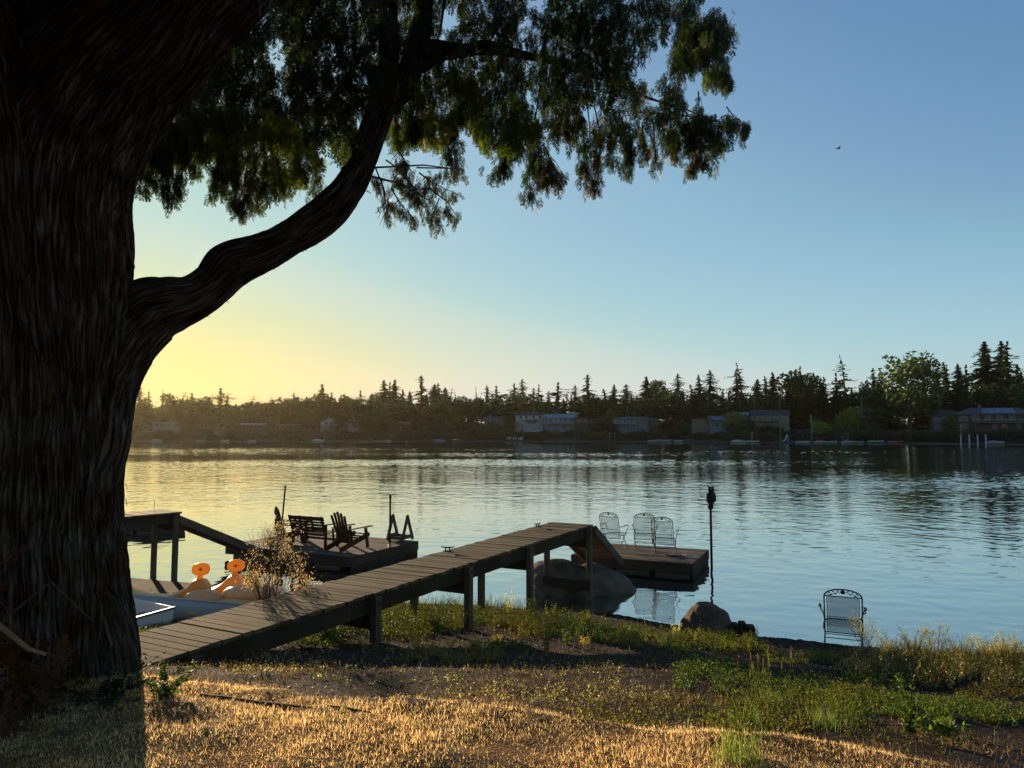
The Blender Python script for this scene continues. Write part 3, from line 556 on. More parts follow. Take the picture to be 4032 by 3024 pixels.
# faded purple lettering on the hull
cu=bpy.data.curves.new('hull_lettering','FONT'); cu.body='R A B Y'; cu.size=.075; cu.extrude=.002
to=bpy.data.objects.new('tmp',cu); C.objects.link(to); dg=bpy.context.evaluated_depsgraph_get(); me=bpy.data.meshes.new_from_object(to.evaluated_get(dg)); bpy.data.objects.remove(to)
lo=link('hull_lettering',me,mat_simple('purple_print',(.22,.12,.3),.5,bstr=0),t); lo.location=(.98,-.535,.27); lo.rotation_euler=(R(82),0,R(6))
# ---------------- the big cedar ----------------
cedar=thing('cedar_tree','huge dark cedar with massive trunk and one limb curving out over the lake','tree',(-3.3,4.85,1.8))
def limb(name,secs,nr,na,amp,parent,squash=None,flare=None,loc0=(-3.3,4.85,1.8)):
    """secs: (x,y,z,r) down the axis; bark furrows run along the axis"""
    sp=spline(secs,nr); P=sp[:,:3]; r=sp[:,3]; T=np.gradient(P,axis=0); T/=np.linalg.norm(T,axis=1)[:,None]
    s=np.concatenate([[0],np.cumsum(np.linalg.norm(np.diff(P,axis=0),axis=1))])
    U=np.zeros_like(P); u=np.cross(T[0],(0,1,0)); u=np.array((0,-1,0.)) if np.linalg.norm(u)<.1 else u; u=np.array((0,1.,0))-T[0]*T[0][1]; u/=np.linalg.norm(u)
    for i in range(nr): u=u-T[i]*np.dot(u,T[i]); u/=np.linalg.norm(u); U[i]=u
    V=np.cross(T,U); a=np.linspace(0,2*PI,na+1); rm=float(np.mean(r)); A,Sg=np.meshgrid(a,s)
    ca,sa=np.cos(A),np.sin(A); c2,s2=ca*rm,sa*rm
    wob=.35*fbm(np.stack([c2*1.2,s2*1.2,Sg*.9],-1),3)
    tw=A+ .25*wob
    cx,cy=np.cos(tw)*rm,np.sin(tw)*rm
    rid=1-np.abs(fbm(np.stack([cx*15,cy*15,Sg*.9+4],-1),3)); fine=1-np.abs(fbm(np.stack([cx*26,cy*26,Sg*1.3],-1),2)); lump=fbm(np.stack([c2*1.1,s2*1.1,Sg*.8+9],-1),2)
    D=amp*(2.2*(np.clip(rid,0,1)**1.6-.6)+.7*(fine-.7)+1.1*lump)
    if flare is not None: D=D+flare(A,P[:,2][:,None]+0*A,r[:,None])
    rr=(r[:,None]+D)[...,None]
    pos=P[:,None,:]+rr*(ca[...,None]*U[:,None,:]+sa[...,None]*V[:,None,:])
    n=na+1; idx=(np.arange(nr-1)[:,None]*n+np.arange(na)[None]).ravel(); Tq=np.stack([idx,idx+1,idx+n+1,idx+n],-1)
    uv=np.stack([A/(2*PI)*max(2,round(2*PI*rm/.55)),Sg/.55+.3*wob],-1).reshape(-1,2)
    return npmesh(name,pos.reshape(-1,3)-np.array(loc0),Tq,M['bark'],parent,uv=uv,smooth=True)
def edge_sec(py,ex,r,Y=4.85):
    """trunk section whose right-hand silhouette passes (ex,py)"""
    p=at(ex,py,Y); z=p[2]; az=math.atan2(p[0],Y); D=math.hypot(p[0],Y)
    for _ in range(5): ac=az-math.asin(r/D); D=Y/math.cos(ac)
    return (D*math.sin(ac),Y,z,r)
ts=[edge_sec(2860,590,.93),edge_sec(2730,566,.84),edge_sec(2620,541,.76),edge_sec(2480,520,.71),edge_sec(2300,504,.68),edge_sec(2050,492,.66),edge_sec(1800,494,.65),edge_sec(1500,500,.65),edge_sec(1250,498,.66),edge_sec(1050,492,.66),edge_sec(850,478,.66),edge_sec(600,440,.62),edge_sec(200,380,.55),edge_sec(-600,250,.45),edge_sec(-1500,150,.3)]
def flare(A,z,r):
    k=np.clip((2.35-z)/.7,0,1)**1.6; return k*(.13*np.cos(5*A+.6)+.07*np.cos(9*A+2))
limb('trunk',ts,560,760,.024,cedar,flare=flare)
def sil(pts,Y0,Y1):
    """limb sections from paired outline points (ux,uy,lx,ly)"""
    out=[]
    for i,(ux,uy,lx,ly) in enumerate(pts):
        Y=Y0+(Y1-Y0)*i/(len(pts)-1); c=at((ux+lx)/2,(uy+ly)/2,Y); r=math.hypot(ux-lx,uy-ly)/2/F*Y; out.append((*c,r*.97))
    return out
L1=[(60,2050,340,2050),(140,1880,440,1900),(185,1760,485,1790),(215,1600,508,1640),(270,1430,535,1530),(365,1250,585,1440),(500,1125,665,1345),(612,1108,745,1286),(712,1098,815,1240),(790,1048,885,1183),(845,975,975,1108),(960,948,1075,1052),(1075,905,1185,985),(1180,822,1290,930),(1265,755,1375,850),(1335,680,1440,745),(1395,565,1490,620),(1440,430,1550,460),(1475,310,1590,345)]
limb('limb',sil(L1,4.8,5.7),560,160,.016,cedar)
limb('limb',sil([(1460,400,1560,420),(1478,300,1575,310),(1490,180,1570,180),(1488,0,1565,0),(1470,-250,1540,-250)],5.68,6.0),130,90,.010,cedar)
limb('limb',sil([(1500,400,1570,440),(1545,300,1640,340),(1600,180,1680,230),(1630,60,1700,90),(1650,-200,1710,-200)],5.70,6.2),120,90,.010,cedar)
limb('limb',sil([(1640,150,1640,290),(1720,150,1725,245),(1820,170,1822,228),(1920,160,1925,215),(2060,200,2058,235),(2250,235,2248,260)],5.9,6.6),140,60,.008,cedar)
L2=[]
E2=[(430,1500,.36),(470,1250,.46),(486,1000,.50),(490,800,.50),(530,660,.49),(650,452,.47),(760,330,.46),(850,200,.46),(960,90,.46),(1050,-10,.45),(1230,-220,.43),(1500,-600,.38)]
for i,(x,y,r) in enumerate(E2):
    Yp=4.62+.16*max(0,3-i)/3; k=r/Yp*F; j=min(max(i,2),len(E2)-2); dx=E2[j+1][0]-E2[j-1][0]; dy=E2[j+1][1]-E2[j-1][1]; q=math.hypot(dx,dy); nx_,ny_=dy/q,-dx/q   # normal pointing up-left
    if i<3: nx_,ny_=-1,0
    # (dx,dy) points up-right; left-hand side is (dy,-dx)
    L2.append((*at(x+nx_*k,y+ny_*k,Yp),r))
limb('limb',L2,400,460,.022,cedar)
limb('limb',[(*at(-20,1700,4.85),.3),(*at(-40,1350,4.65),.45),(*at(-80,900,4.4),.52),(*at(-140,400,4.35),.52),(*at(-240,0,4.3),.5),(*at(-400,-600,4.3),.42)],220,200,.024,cedar)
# torn strips of bark along the outline
b=MB(); o_=np.array((-3.3,4.85,1.8))
def strip(pts,w):
    P=[np.array(at(x,y,Y))-o_ for x,y,Y in pts]; b.tube(P,[w,w*.9]+[w*.6]*(len(P)-3)+[w*.15],4)
strip([(492,840,4.7),(500,930,4.7),(508,985,4.72),(522,1030,4.72),(532,1056,4.72)],.014)
strip([(850,205,4.6),(890,190,4.6),(930,183,4.6),(955,190,4.6)],.010)
strip([(800,285,4.6),(830,262,4.6),(852,258,4.6),(862,262,4.6)],.006)
for i in range(46):   # small frayed fibres on limb and trunk outlines
    k=random.choice([0,1,2])
    if k==0: x,y=random.choice([(1290,935),(1180,990),(1060,1062),(960,1115),(880,1185),(800,1255),(700,1318),(620,1385),(1345,880),(1385,835),(1430,765)]); x+=random.uniform(-30,25)-8; y-=random.uniform(8,16); d=(random.uniform(5,20),random.uniform(8,22)); Yp=5.1
    elif k==1: j=random.randrange(2,8); f=random.random(); x=E2[j][0]*(1-f)+E2[j+1][0]*f; y=E2[j][1]*(1-f)+E2[j+1][1]*f; x-=4; d=(random.uniform(8,30),random.uniform(-14,12)); Yp=4.6
    else: y=random.uniform(1300,2500); x=500; d=(random.uniform(4,12),random.uniform(10,35)); Yp=4.8; x-=6
    strip([(x,y,Yp),(x+d[0]*.4,y+d[1]*.3,Yp),(x+d[0]*.8,y+d[1]*.8,Yp),(x+d[0],y+d[1],Yp)],random.uniform(.002,.005))
b.build('loose_bark',M['twig'],cedar)
# --- foliage: flat drooping sprays of small leaflets ---
def spray_template(n=9,seed=0):
    """one cedar spray hanging along -z, unit length; returns quads (m,4,3) in its own plane (x,z)"""
    r_=random.Random(seed); Q=[]
    def leaf(a,b,w,y=0):
        a=np.array(a);b=np.array(b); d=b-a; nrm=np.array([-d[1],d[0]])/ (np.linalg.norm(d)+1e-9)*w; m=a*.55+b*.45
        Q.append([(a[0],y,a[1]),(m[0]+nrm[0],y,m[1]+nrm[1]),(b[0],y,b[1]),(m[0]-nrm[0],y,m[1]-nrm[1])])
    leaf((0,0),(0.02,-1),.012)
    for i in range(n):
        t=.06+.9*i/n; L=.42*(1-.75*t)*(.7+.5*r_.random())+.05; s=1 if i%2 else -1
        for s in ((1,-1) if r_.random()<.75 else (s,)):
            an=R(r_.uniform(30,58)); e=(s*math.sin(an)*L,-t-math.cos(an)*L); y=r_.uniform(-.06,.06); leaf((0,-t),e,.021,y)
            for j in range(3):
                k=.25+.27*j; o=(e[0]*k,-t+(e[1]+t)*k); l2=L*.42*(1-.4*k)
                for s2 in (1,-1):
                    a2=an*s+s2*R(r_.uniform(28,48)); leaf(o,(o[0]+math.sin(a2)*l2,o[1]-math.cos(a2)*l2),.018,y+r_.uniform(-.03,.03))
    return np.array(Q)
TPL=[spray_template(9,s) for s in range(5)]
def frames(n,tilt,heading=None):
    """random orthonormal frames, local -z near straight down"""
    az=rng.random(n)*2*PI if heading is None else heading; tl=np.abs(rng.normal(0,tilt,n)); sp=rng.random(n)*2*PI
    dwn=np.stack([np.sin(tl)*np.cos(az),np.sin(tl)*np.sin(az),-np.cos(tl)],-1); h=np.stack([np.cos(sp),np.sin(sp),0*sp],-1)
    x=h-dwn*np.sum(h*dwn,-1)[:,None]; x/=np.linalg.norm(x,axis=1)[:,None]; y=np.cross(-dwn,x); return x,y,-dwn
class Foliage:
    def __init__(s): s.V=[];s.C=[]
    def add(s,P,size,tilt,col,cvar=.3):
        P=np.atleast_2d(P); n=len(P)
        if n==0: return
        size=np.broadcast_to(size,(n,)); x,y,z=frames(n,tilt); k=rng.integers(0,len(TPL),n); col=np.broadcast_to(np.asarray(col,float),(n,3))
        for t in range(len(TPL)):
            m=k==t
            if not m.any(): continue
            q=TPL[t]; W=(q[None,:,:,0,None]*x[m][:,None,None,:]+q[None,:,:,1,None]*y[m][:,None,None,:]+q[None,:,:,2,None]*z[m][:,None,None,:])*size[m][:,None,None,None]+P[m][:,None,None,:]
            s.V.append(W.reshape(-1,4,3)); c=col[m]*(1+cvar*rng.uniform(-1,1,(m.sum(),1))); s.C.append(np.repeat(c[:,None,:],q.shape[0]*4,1).reshape(-1,3))
    def build(s,name,mat,parent,off=(0,0,0)):
        V=np.concatenate(s.V).reshape(-1,3)-np.array(off); return npmesh(name,V,np.arange(len(V)).reshape(-1,4),mat,parent,col=np.concatenate(s.C))
def inpoly(px,py,poly):
    c=np.zeros(len(px),bool); n=len(poly)
    for i in range(n):
        x0,y0=poly[i]; x1,y1=poly[(i+1)%n]; cond=((y0>py)!=(y1>py)); xx=(x1-x0)*(py-y0)/((y1-y0) if y1!=y0 else 1e-9)+x0; c^=cond&(px<xx)
    return c
def lift(px,py,Y):
    px=np.asarray(px,float); py=np.asarray(py,float); c,s_=math.cos(PITCH),math.sin(PITCH); a=(px-2016)/F; v=-(py-1512)/F; k=Y/(c-v*s_)
    return np.stack([a*k,Y+0*a,CAMZ+(s_+v*c)*k],-1)
G1=(.030,.041,.017); G2=(.07,.095,.025); G3=(.115,.125,.022); G4=(.065,.052,.024)  # G3: yellow-green of backlit sprays, the light painted into the leaf colour
fo=Foliage(); tw=MB(); O3=(-3.3,4.85,1.8)
def cloud(poly,n,Y,dY,size,col,clump=.0,tilt=.36,thr=-.15,fs=160):
    xs_=[p[0] for p in poly]; ys_=[p[1] for p in poly]; x=rng.uniform(min(xs_),max(xs_),n*3); y=rng.uniform(min(ys_),max(ys_),n*3)
    m=inpoly(x,y,poly); x,y=x[m],y[m]; d=fbm(np.stack([x/fs,y/fs*.55,0*x+Y],-1),3); m=d>thr; x,y=x[m][:n],y[m][:n]
    fo.add(lift(x,y,Y+rng.uniform(-dY,dY,len(x)))-0,rng.uniform(.6,1.25,len(x))*size,tilt,col)
def hang(x0,y0,x1,y1,w,Y,n,size=.14,col=G1,tuft=1.0):
    """a hanging twig with sprays, thickening towards its tip"""
    t=rng.random(n)**.75; k=np.clip(.35+.9*t-1.2*np.clip(t-.85,0,1)*3,.2,1.2); px=x0+(x1-x0)*t+rng.normal(0,1,n)*w*.42*k*tuft; py=y0+(y1-y0)*t+rng.normal(0,1,n)*14-30
    n2=int(n*1.7); t=rng.random(n2)**.75; k=np.clip(.35+.9*t-1.2*np.clip(t-.85,0,1)*3,.2,1.2); px=x0+(x1-x0)*t+rng.normal(0,1,n2)*w*.30*k*tuft; py=y0+(y1-y0)*t+rng.normal(0,1,n2)*12-25
    fo.add(lift(px,py,Y+rng.normal(0,1,n2)*w*.35/F*Y),rng.uniform(.6,1.2,n2)*size*.72,.33,col)
    a=np.array(at(x0,y0-60,Y))-O3; e=np.array(at(x1,y1-25,Y))-O3; mid=(a+e)/2+np.array((random.uniform(-.04,.04),0,0)); tw.tube([a,mid,e],[.007,.005,.002],4)
    for j in range(6):
        f=random.uniform(.1,.9); o=a*(1-f)+e*f; q=o+np.array((random.uniform(-1,1)*w/F*Y,random.uniform(-.1,.1),-random.uniform(.05,.16))); tw.tube([o,(o+q)/2+np.array((0,0,.015)),q],[.004,.003,.0015],3)
# dense canopy, upper left behind the leaning stem
cloud([(1060,-120),(880,120),(640,440),(520,560),(560,610),(700,600),(860,600),(1000,650),(1130,700),(1280,700),(1370,620),(1470,480),(1560,300),(1560,-120)],2900,5.9,.55,.17,G1,thr=-.5,fs=110)
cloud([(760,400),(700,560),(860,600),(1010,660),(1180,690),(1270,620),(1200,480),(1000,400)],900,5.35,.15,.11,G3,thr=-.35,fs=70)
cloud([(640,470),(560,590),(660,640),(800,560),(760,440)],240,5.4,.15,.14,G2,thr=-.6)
# canopy right of the limb
cloud([(1560,-120),(1540,330),(1500,470),(1560,570),(1660,540),(1760,500),(1900,480),(2030,520),(2130,480),(2300,500),(2430,560),(2560,480),(2700,420),(2690,260),(2830,200),(2890,130),(2860,-120)],3500,6.3,.6,.15,G1,thr=-.42,fs=110)
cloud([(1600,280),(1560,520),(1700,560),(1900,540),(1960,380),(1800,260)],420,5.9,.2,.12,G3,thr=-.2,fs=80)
cloud([(1900,40),(2450,40),(2480,330),(2250,400),(1950,330)],520,6.2,.35,.15,G1,thr=-.7)
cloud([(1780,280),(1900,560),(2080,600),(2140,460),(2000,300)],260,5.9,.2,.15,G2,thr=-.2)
cloud([(2640,250),(2760,250),(2880,330),(2830,60),(2700,0)],420,6.5,.3,.15,G1,thr=-.5)
cloud([(2600,420),(2720,440),(2850,440),(2965,490),(2880,540),(2790,600),(2730,560),(2600,560)],300,6.5,.25,.14,G1,thr=-.6)
# hanging clumps: left group (below the canopy, beside the trunk)
for a in ((560,560,520,690,60,5.2,22),(640,580,560,760,70,5.2,40),(650,600,640,740,70,5.2,36),(660,620,668,815,60,5.25,38),(720,640,700,790,50,5.25,26),(700,560,770,680,60,5.3,44),(790,560,790,650,50,5.4,20),(880,600,850,740,60,5.3,34),(860,620,845,790,55,5.3,30),(930,600,900,700,60,5.3,26),(930,640,925,835,70,5.3,40),(980,660,960,850,90,5.3,52),(1000,640,1010,850,60,5.35,36),(1040,640,1060,790,60,5.35,34),(1090,680,1110,770,60,5.35,34),(1160,660,1200,740,60,5.4,26),(1250,660,1240,780,50,5.5,22),(560,520,600,640,70,5.3,40),(480,560,500,700,35,5.1,12),
          # fingers right of the limb
          (1560,480,1560,590,50,5.7,26),(1640,470,1600,560,60,5.8,40),(1770,460,1760,640,60,6.0,38),(1790,500,1790,700,60,6.0,40),(1870,450,1870,520,50,6.1,18),(1930,480,1915,590,40,6.1,22),(1990,470,1990,700,55,6.1,36),(2020,520,1960,720,60,6.1,40),(2110,500,2100,650,80,6.2,46),(2100,600,2090,810,60,6.2,40),(2150,640,2210,740,60,6.2,44),(2120,600,2150,760,80,6.2,44),(2190,480,2180,560,50,6.2,16),(2230,470,2240,560,60,6.2,26),(2290,450,2270,600,60,6.3,30),(2300,560,2300,740,60,6.3,40),(2350,600,2330,775,60,6.3,40),(2340,480,2360,620,50,6.3,22),(2420,500,2400,680,50,6.3,26),(2450,520,2480,650,60,6.4,26),(2480,560,2470,695,55,6.4,36),(2530,540,2540,640,50,6.4,18),(2570,520,2580,700,50,6.4,26),(2640,540,2660,640,60,6.5,36),(2720,560,2720,690,60,6.5,36),(2700,520,2790,680,60,6.5,34),(2750,420,2760,560,60,6.5,30),(2800,520,2830,600,60,6.5,26),(2860,480,2940,520,40,6.5,24),(2850,330,2860,350,60,6.5,22),(2790,300,2800,340,60,6.5,26),(2820,120,2840,180,60,6.5,30)):
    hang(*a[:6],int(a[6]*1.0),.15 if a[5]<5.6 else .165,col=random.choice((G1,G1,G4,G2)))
# thin sprig low on the limb
for a in ((1470,700,1540,850,50,5.6,24),(1520,690,1640,760,60,5.6,34),(1560,640,1620,700,60,5.6,26),(1560,720,1700,860,60,5.6,34),(1600,760,1740,920,50,5.6,30),(1540,800,1640,900,50,5.6,26),(1650,740,1800,790,50,5.6,26),(1640,720,1820,690,40,5.6,18),(1690,800,1800,880,40,5.6,22),(1500,760,1530,890,30,5.6,12)):
    hang(*a,.125,col=(.05,.045,.03))
for x0,y0,x1,y1,Yp,r in ((1440,690,1690,790,5.6,.012),(1480,660,1830,670,5.6,.009),(2060,215,2700,440,6.5,.016),(2520,380,2820,480,6.5,.012),(2100,60,2520,400,6.2,.012),(2500,440,2950,500,6.5,.010),(1750,0,1700,230,6,.014),(600,470,900,760,5.4,.011),(1000,500,1060,760,5.4,.010),(2150,130,2080,640,6.2,.010),(2300,300,2330,700,6.3,.008)):
    A=np.array(at(x0,y0,Yp))-O3; E_=np.array(at(x1,y1,Yp))-O3; tw.tube([A,(A+E_)/2+np.array((.02,.05,.05)),E_],[r,r*.75,r*.35],5)
tw.build('twigs',M['twig'],cedar)
# the crown goes on above and beside the frame
n=1500; P=np.stack([rng.normal(-2.2,2.2,n),rng.normal(5.6,1.3,n),rng.uniform(7.6,12,n)],-1); P=P[P[:,0]<1.2]; n=len(P); fo.add(P,rng.uniform(.25,.45,n),.5,G1)
n=4500; P=np.stack([rng.uniform(-10,1.5,n),rng.uniform(-5,5.0,n),rng.uniform(5.6,10,n)],-1); P[:,2]+=np.clip(P[:,0]+1,0,9)*.6; k=P[:,2]-3.4>P[:,1]*.85; P=P[k]; fo.add(P,rng.uniform(.45,.8,len(P)),.6,G1)  # unseen foliage overhead and behind the camera, added to block skylight
fo.build('crown',M['cedar'],cedar,O3)
# ---------------- plants ----------------
class Tri:
    def __init__(s): s.V=[];s.C=[]
    def blades(s,P,h,w,lean,col,cvar=.3,tipcol=None,curl=.5):
        n=len(P); h=np.broadcast_to(h,(n,)); w=np.broadcast_to(w,(n,)); az=rng.random(n)*2*PI; ln=np.abs(rng.normal(0,1,n))*lean
        d=np.stack([np.cos(az),np.sin(az),0*az],-1); s_=np.stack([-np.sin(az),np.cos(az),0*az],-1); sp=rng.random(n)*PI; s_=s_*np.cos(sp)[:,None]+d*np.sin(sp)[:,None]
        up=np.array((0,0,1.)); m=P+(d*np.sin(ln)[:,None]*.5+up*np.cos(ln)[:,None]*.5)*h[:,None]; l2=np.minimum(ln*(1+curl)+curl*.4,2.2); e=m+(d*np.sin(l2)[:,None]*.5+up*np.cos(l2)[:,None]*.5)*h[:,None]
        W=s_*w[:,None]/2; q=np.stack([P-W,P+W,m+W*.7,P-W,m+W*.7,m-W*.7,m-W*.7,m+W*.7,e],1)
        c=np.broadcast_to(np.asarray(col,float),(n,3))*(1+cvar*rng.uniform(-1,1,(n,1))); s.V.append(q.reshape(-1,3)); s.C.append(np.repeat(c,9,0))
    def leaves(s,P,size,col,cvar=.35,flat=.5):
        n=len(P); size=np.broadcast_to(size,(n,)); a=rng.random(n)*2*PI; ti=rng.normal(0,flat,n)+.2; d=np.stack([np.cos(a)*np.cos(ti),np.sin(a)*np.cos(ti),np.sin(ti)],-1); r_=rng.normal(0,1,(n,3)); r_[:,2]*=.35; sd_=np.cross(d,np.stack([0*a,0*a,1+0*a],-1)+r_*.6); sd_/=np.linalg.norm(sd_,axis=1)[:,None]+1e-9
        L=d*size[:,None]; Wd=sd_*size[:,None]*.24; q=np.stack([P,P+L*.45+Wd,P+L,P,P+L,P+L*.45-Wd],1); c=np.broadcast_to(np.asarray(col,float),(n,3))*(1+cvar*rng.uniform(-1,1,(n,1))); s.V.append(q.reshape(-1,3)); s.C.append(np.repeat(c,6,0))
    def stem(s,a,b,w,col):
        a=np.atleast_2d(a);b=np.atleast_2d(b); n=len(a); w=np.broadcast_to(w,(n,))[:,None]; d=b-a; d/=np.linalg.norm(d,axis=1)[:,None]+1e-9; x=np.cross(d,(0.3,1,.2)); x/=np.linalg.norm(x,axis=1)[:,None]; y=np.cross(d,x)
        V_=[]
        k=[x*w,(-.5*x+.87*y)*w,(-.5*x-.87*y)*w]
        for i in range(3): j=(i+1)%3; V_+= [a+k[i],a+k[j],b+k[j]*.6,a+k[i],b+k[j]*.6,b+k[i]*.6]
        s.V.append(np.stack(V_,1).reshape(-1,3)); s.C.append(np.repeat(np.broadcast_to(np.asarray(col,float),(n,3)),18,0))
    def build(s,name,mat,parent=None,off=(0,0,0)):
        V=np.concatenate(s.V)-np.array(off); return npmesh(name,V,np.arange(len(V)).reshape(-1,3),mat,parent,col=np.concatenate(s.C))
def G(x,y,dz=0): return np.stack([x,y,gh(x,y)+dz],-1)
# dry lawn
gr=Tri()
def lawnpts(n,x0,x1,y0,y1):
    x=rng.uniform(x0,x1,n); y=rng.uniform(y0,y1,n); a=ylawn(x)+.34*fbm(np.stack([x*1.7,y*1.7,0*x+5],-1),3); k=(y<a)|(rng.random(n)<np.clip(.35-(y-a)*.9,0,.3)); return x[k],y[k]
for n,h,w_,col,le in ((130000,.020,.0030,(.74,.53,.26),1.35),(80000,.026,.0026,(.84,.66,.38),1.2),(50000,.020,.0034,(.42,.28,.13),1.4),(1500,.05,.0024,(.70,.52,.28),.6),(2000,.035,.004,(.26,.28,.07),.7)):
    x,y=lawnpts(n,-4.6,3.6,2.75,5.3); d=fbm(np.stack([x*2.3,y*2.3,0*x],-1),3); k=d>-1.1+.6*rng.random(len(d)); x,y,d=x[k],y[k],d[k]
    gr.blades(G(x,y,-.004),h*(.6+.8*rng.random(len(x)))*(1+.35*d),w_,le,np.array(col)*(1+.25*d[:,None]),.3)
tag(gr.build('dry_lawn',M['dry']),'dry golden lawn grass across the bottom of the picture','grass',kind='stuff')
# litter and gravel on the bank: short curled stalks, chips
lt=Tri(); x=rng.uniform(-6.5,9.5,170000); y=rng.uniform(3.0,13.5,170000); t=(y-ylawn(x))/(yshore(x)-ylawn(x)); k=(t>-.03)&(t<.97)&(rng.random(len(x))<np.clip(1.25-.09*y,.2,1)); x,y=x[k],y[k]
cc=np.array([(.12,.08,.045),(.06,.042,.028),(.22,.15,.085),(.08,.055,.032),(.035,.03,.026)])[rng.integers(0,5,len(x))]
dn=fbm(np.stack([x*.9,y*.9,0*x+2],-1),3); k=rng.random(len(x))<np.clip(.55+.8*dn,.12,1); x,y,cc=x[k],y[k],cc[k]
lt.blades(G(x,y,.002),rng.uniform(.02,.08,len(x)),.0038,1.5,cc*1.35,.3,curl=.1)
k=rng.random(len(x))<.5; xx=x[k]+.01; yy=y[k]; lt.leaves(G(xx,yy,.006),rng.uniform(.012,.035,len(xx)),cc[k],.4,.5)
tag(lt.build('bank_litter',M['dry']),'dead stalks and chips strewn over the gravel bank','litter',kind='stuff')
st=MB(); 
n=6500; x=rng.uniform(-8.5,9.5,n); y=rng.uniform(3.6,14.8,n); t=(y-ylawn(x))/(yshore(x)-ylawn(x)); k=(t>.02)&(t<1.0); x,y=x[k],y[k]; z=gh(x,y)
n=len(x); s_=rng.uniform(.004,.013,n)*(1+.6*(y>9)); oc=np.array([(1,0,0),(-1,0,0),(0,1,0),(0,-1,0),(0,0,.7),(0,0,-.7)]); V=np.stack([x,y,z+.003],-1)[:,None,:]+oc[None]*s_[:,None,None]*rng.uniform(.6,1.4,(n,6,1))
Fc=np.array([(0,2,4),(2,1,4),(1,3,4),(3,0,4),(2,0,5),(1,2,5),(3,1,5),(0,3,5)]); T=(np.arange(n)[:,None,None]*6+Fc[None]).reshape(-1,3); cg=np.repeat(np.array([(.07,.068,.065),(.045,.042,.04),(.12,.105,.09),(.06,.052,.045)])[rng.integers(0,4,n)],6,0)
def mat_col(name,rough=.8):
    m,n_,l,p=newmat(name); a=n_.new('ShaderNodeAttribute'); a.attribute_name='Col'; l.new(a.outputs['Color'],p.inputs['Base Color']); p.inputs['Roughness'].default_value=rough; return m
tag(npmesh('gravel',V.reshape(-1,3),T,mat_col('pebbles'),col=cg),'grey and brown pebbles of the shore bank','gravel',kind='stuff')
# weeds as ground cover, thick patches: (centre px, half size px, count, height, colour)
wc=Tri()
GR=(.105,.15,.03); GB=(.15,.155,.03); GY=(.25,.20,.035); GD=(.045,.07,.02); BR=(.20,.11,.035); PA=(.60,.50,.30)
def patch(cx,cy,hx,hy,n,h,cols,leaf=.03,dens=None,thr=-.25,flower=0):
    c=np.array(gpt(cx,cy)); l=np.array(gpt(cx-hx,cy)); r_=np.array(gpt(cx+hx,cy)); u=np.array(gpt(cx,cy-hy)); d=np.array(gpt(cx,cy+hy))
    ax=(r_-l)[:2]/2; ay=(u-d)[:2]/2; m0=(u[:2]+d[:2])/2; q=rng.uniform(-1,1,(n*2,2)); rr=(q**2).sum(1); e=fbm(np.stack([q[:,0]*3+cx,q[:,1]*3,0*rr],-1),3)
    q=q[(rr<.75+.45*e)&(e>thr)][:n]; x=m0[0]+ax[0]*q[:,0]+ay[0]*q[:,1]; y=m0[1]+ax[1]*q[:,0]+ay[1]*q[:,1]
    k=y<yshore(x)-.05; x,y=x[k],y[k]; B=G(x,y); n=len(B); hh=h*(.35+.9*rng.random(n)**1.5)*(1-.35*np.clip((x*0),0,1)); ln=rng.normal(0,.28,(n,2)); tp=B+np.stack([ln[:,0]*hh,ln[:,1]*hh,hh],-1)
    ci=rng.integers(0,len(cols),n); cl=np.array(cols)[ci]; wc.stem(B,tp,.0022,cl*.8)
    nl=max(4,int(5+h*26)); t=rng.random((n,nl)); P=B[:,None]*(1-t[...,None])+tp[:,None]*t[...,None]+rng.normal(0,.012,(n,nl,3)); wc.leaves(P.reshape(-1,3),(leaf*(1.25-.7*t)).ravel()*rng.uniform(.6,1.3,n*nl),np.repeat(cl,nl,0),.35,.45)
    if flower:
        k=rng.random(n)<flower; tt=tp[k]; P=(tt[:,None]+rng.normal(0,.02,(len(tt),7,3))).reshape(-1,3); wc.leaves(P,.014,PA,.3,1)
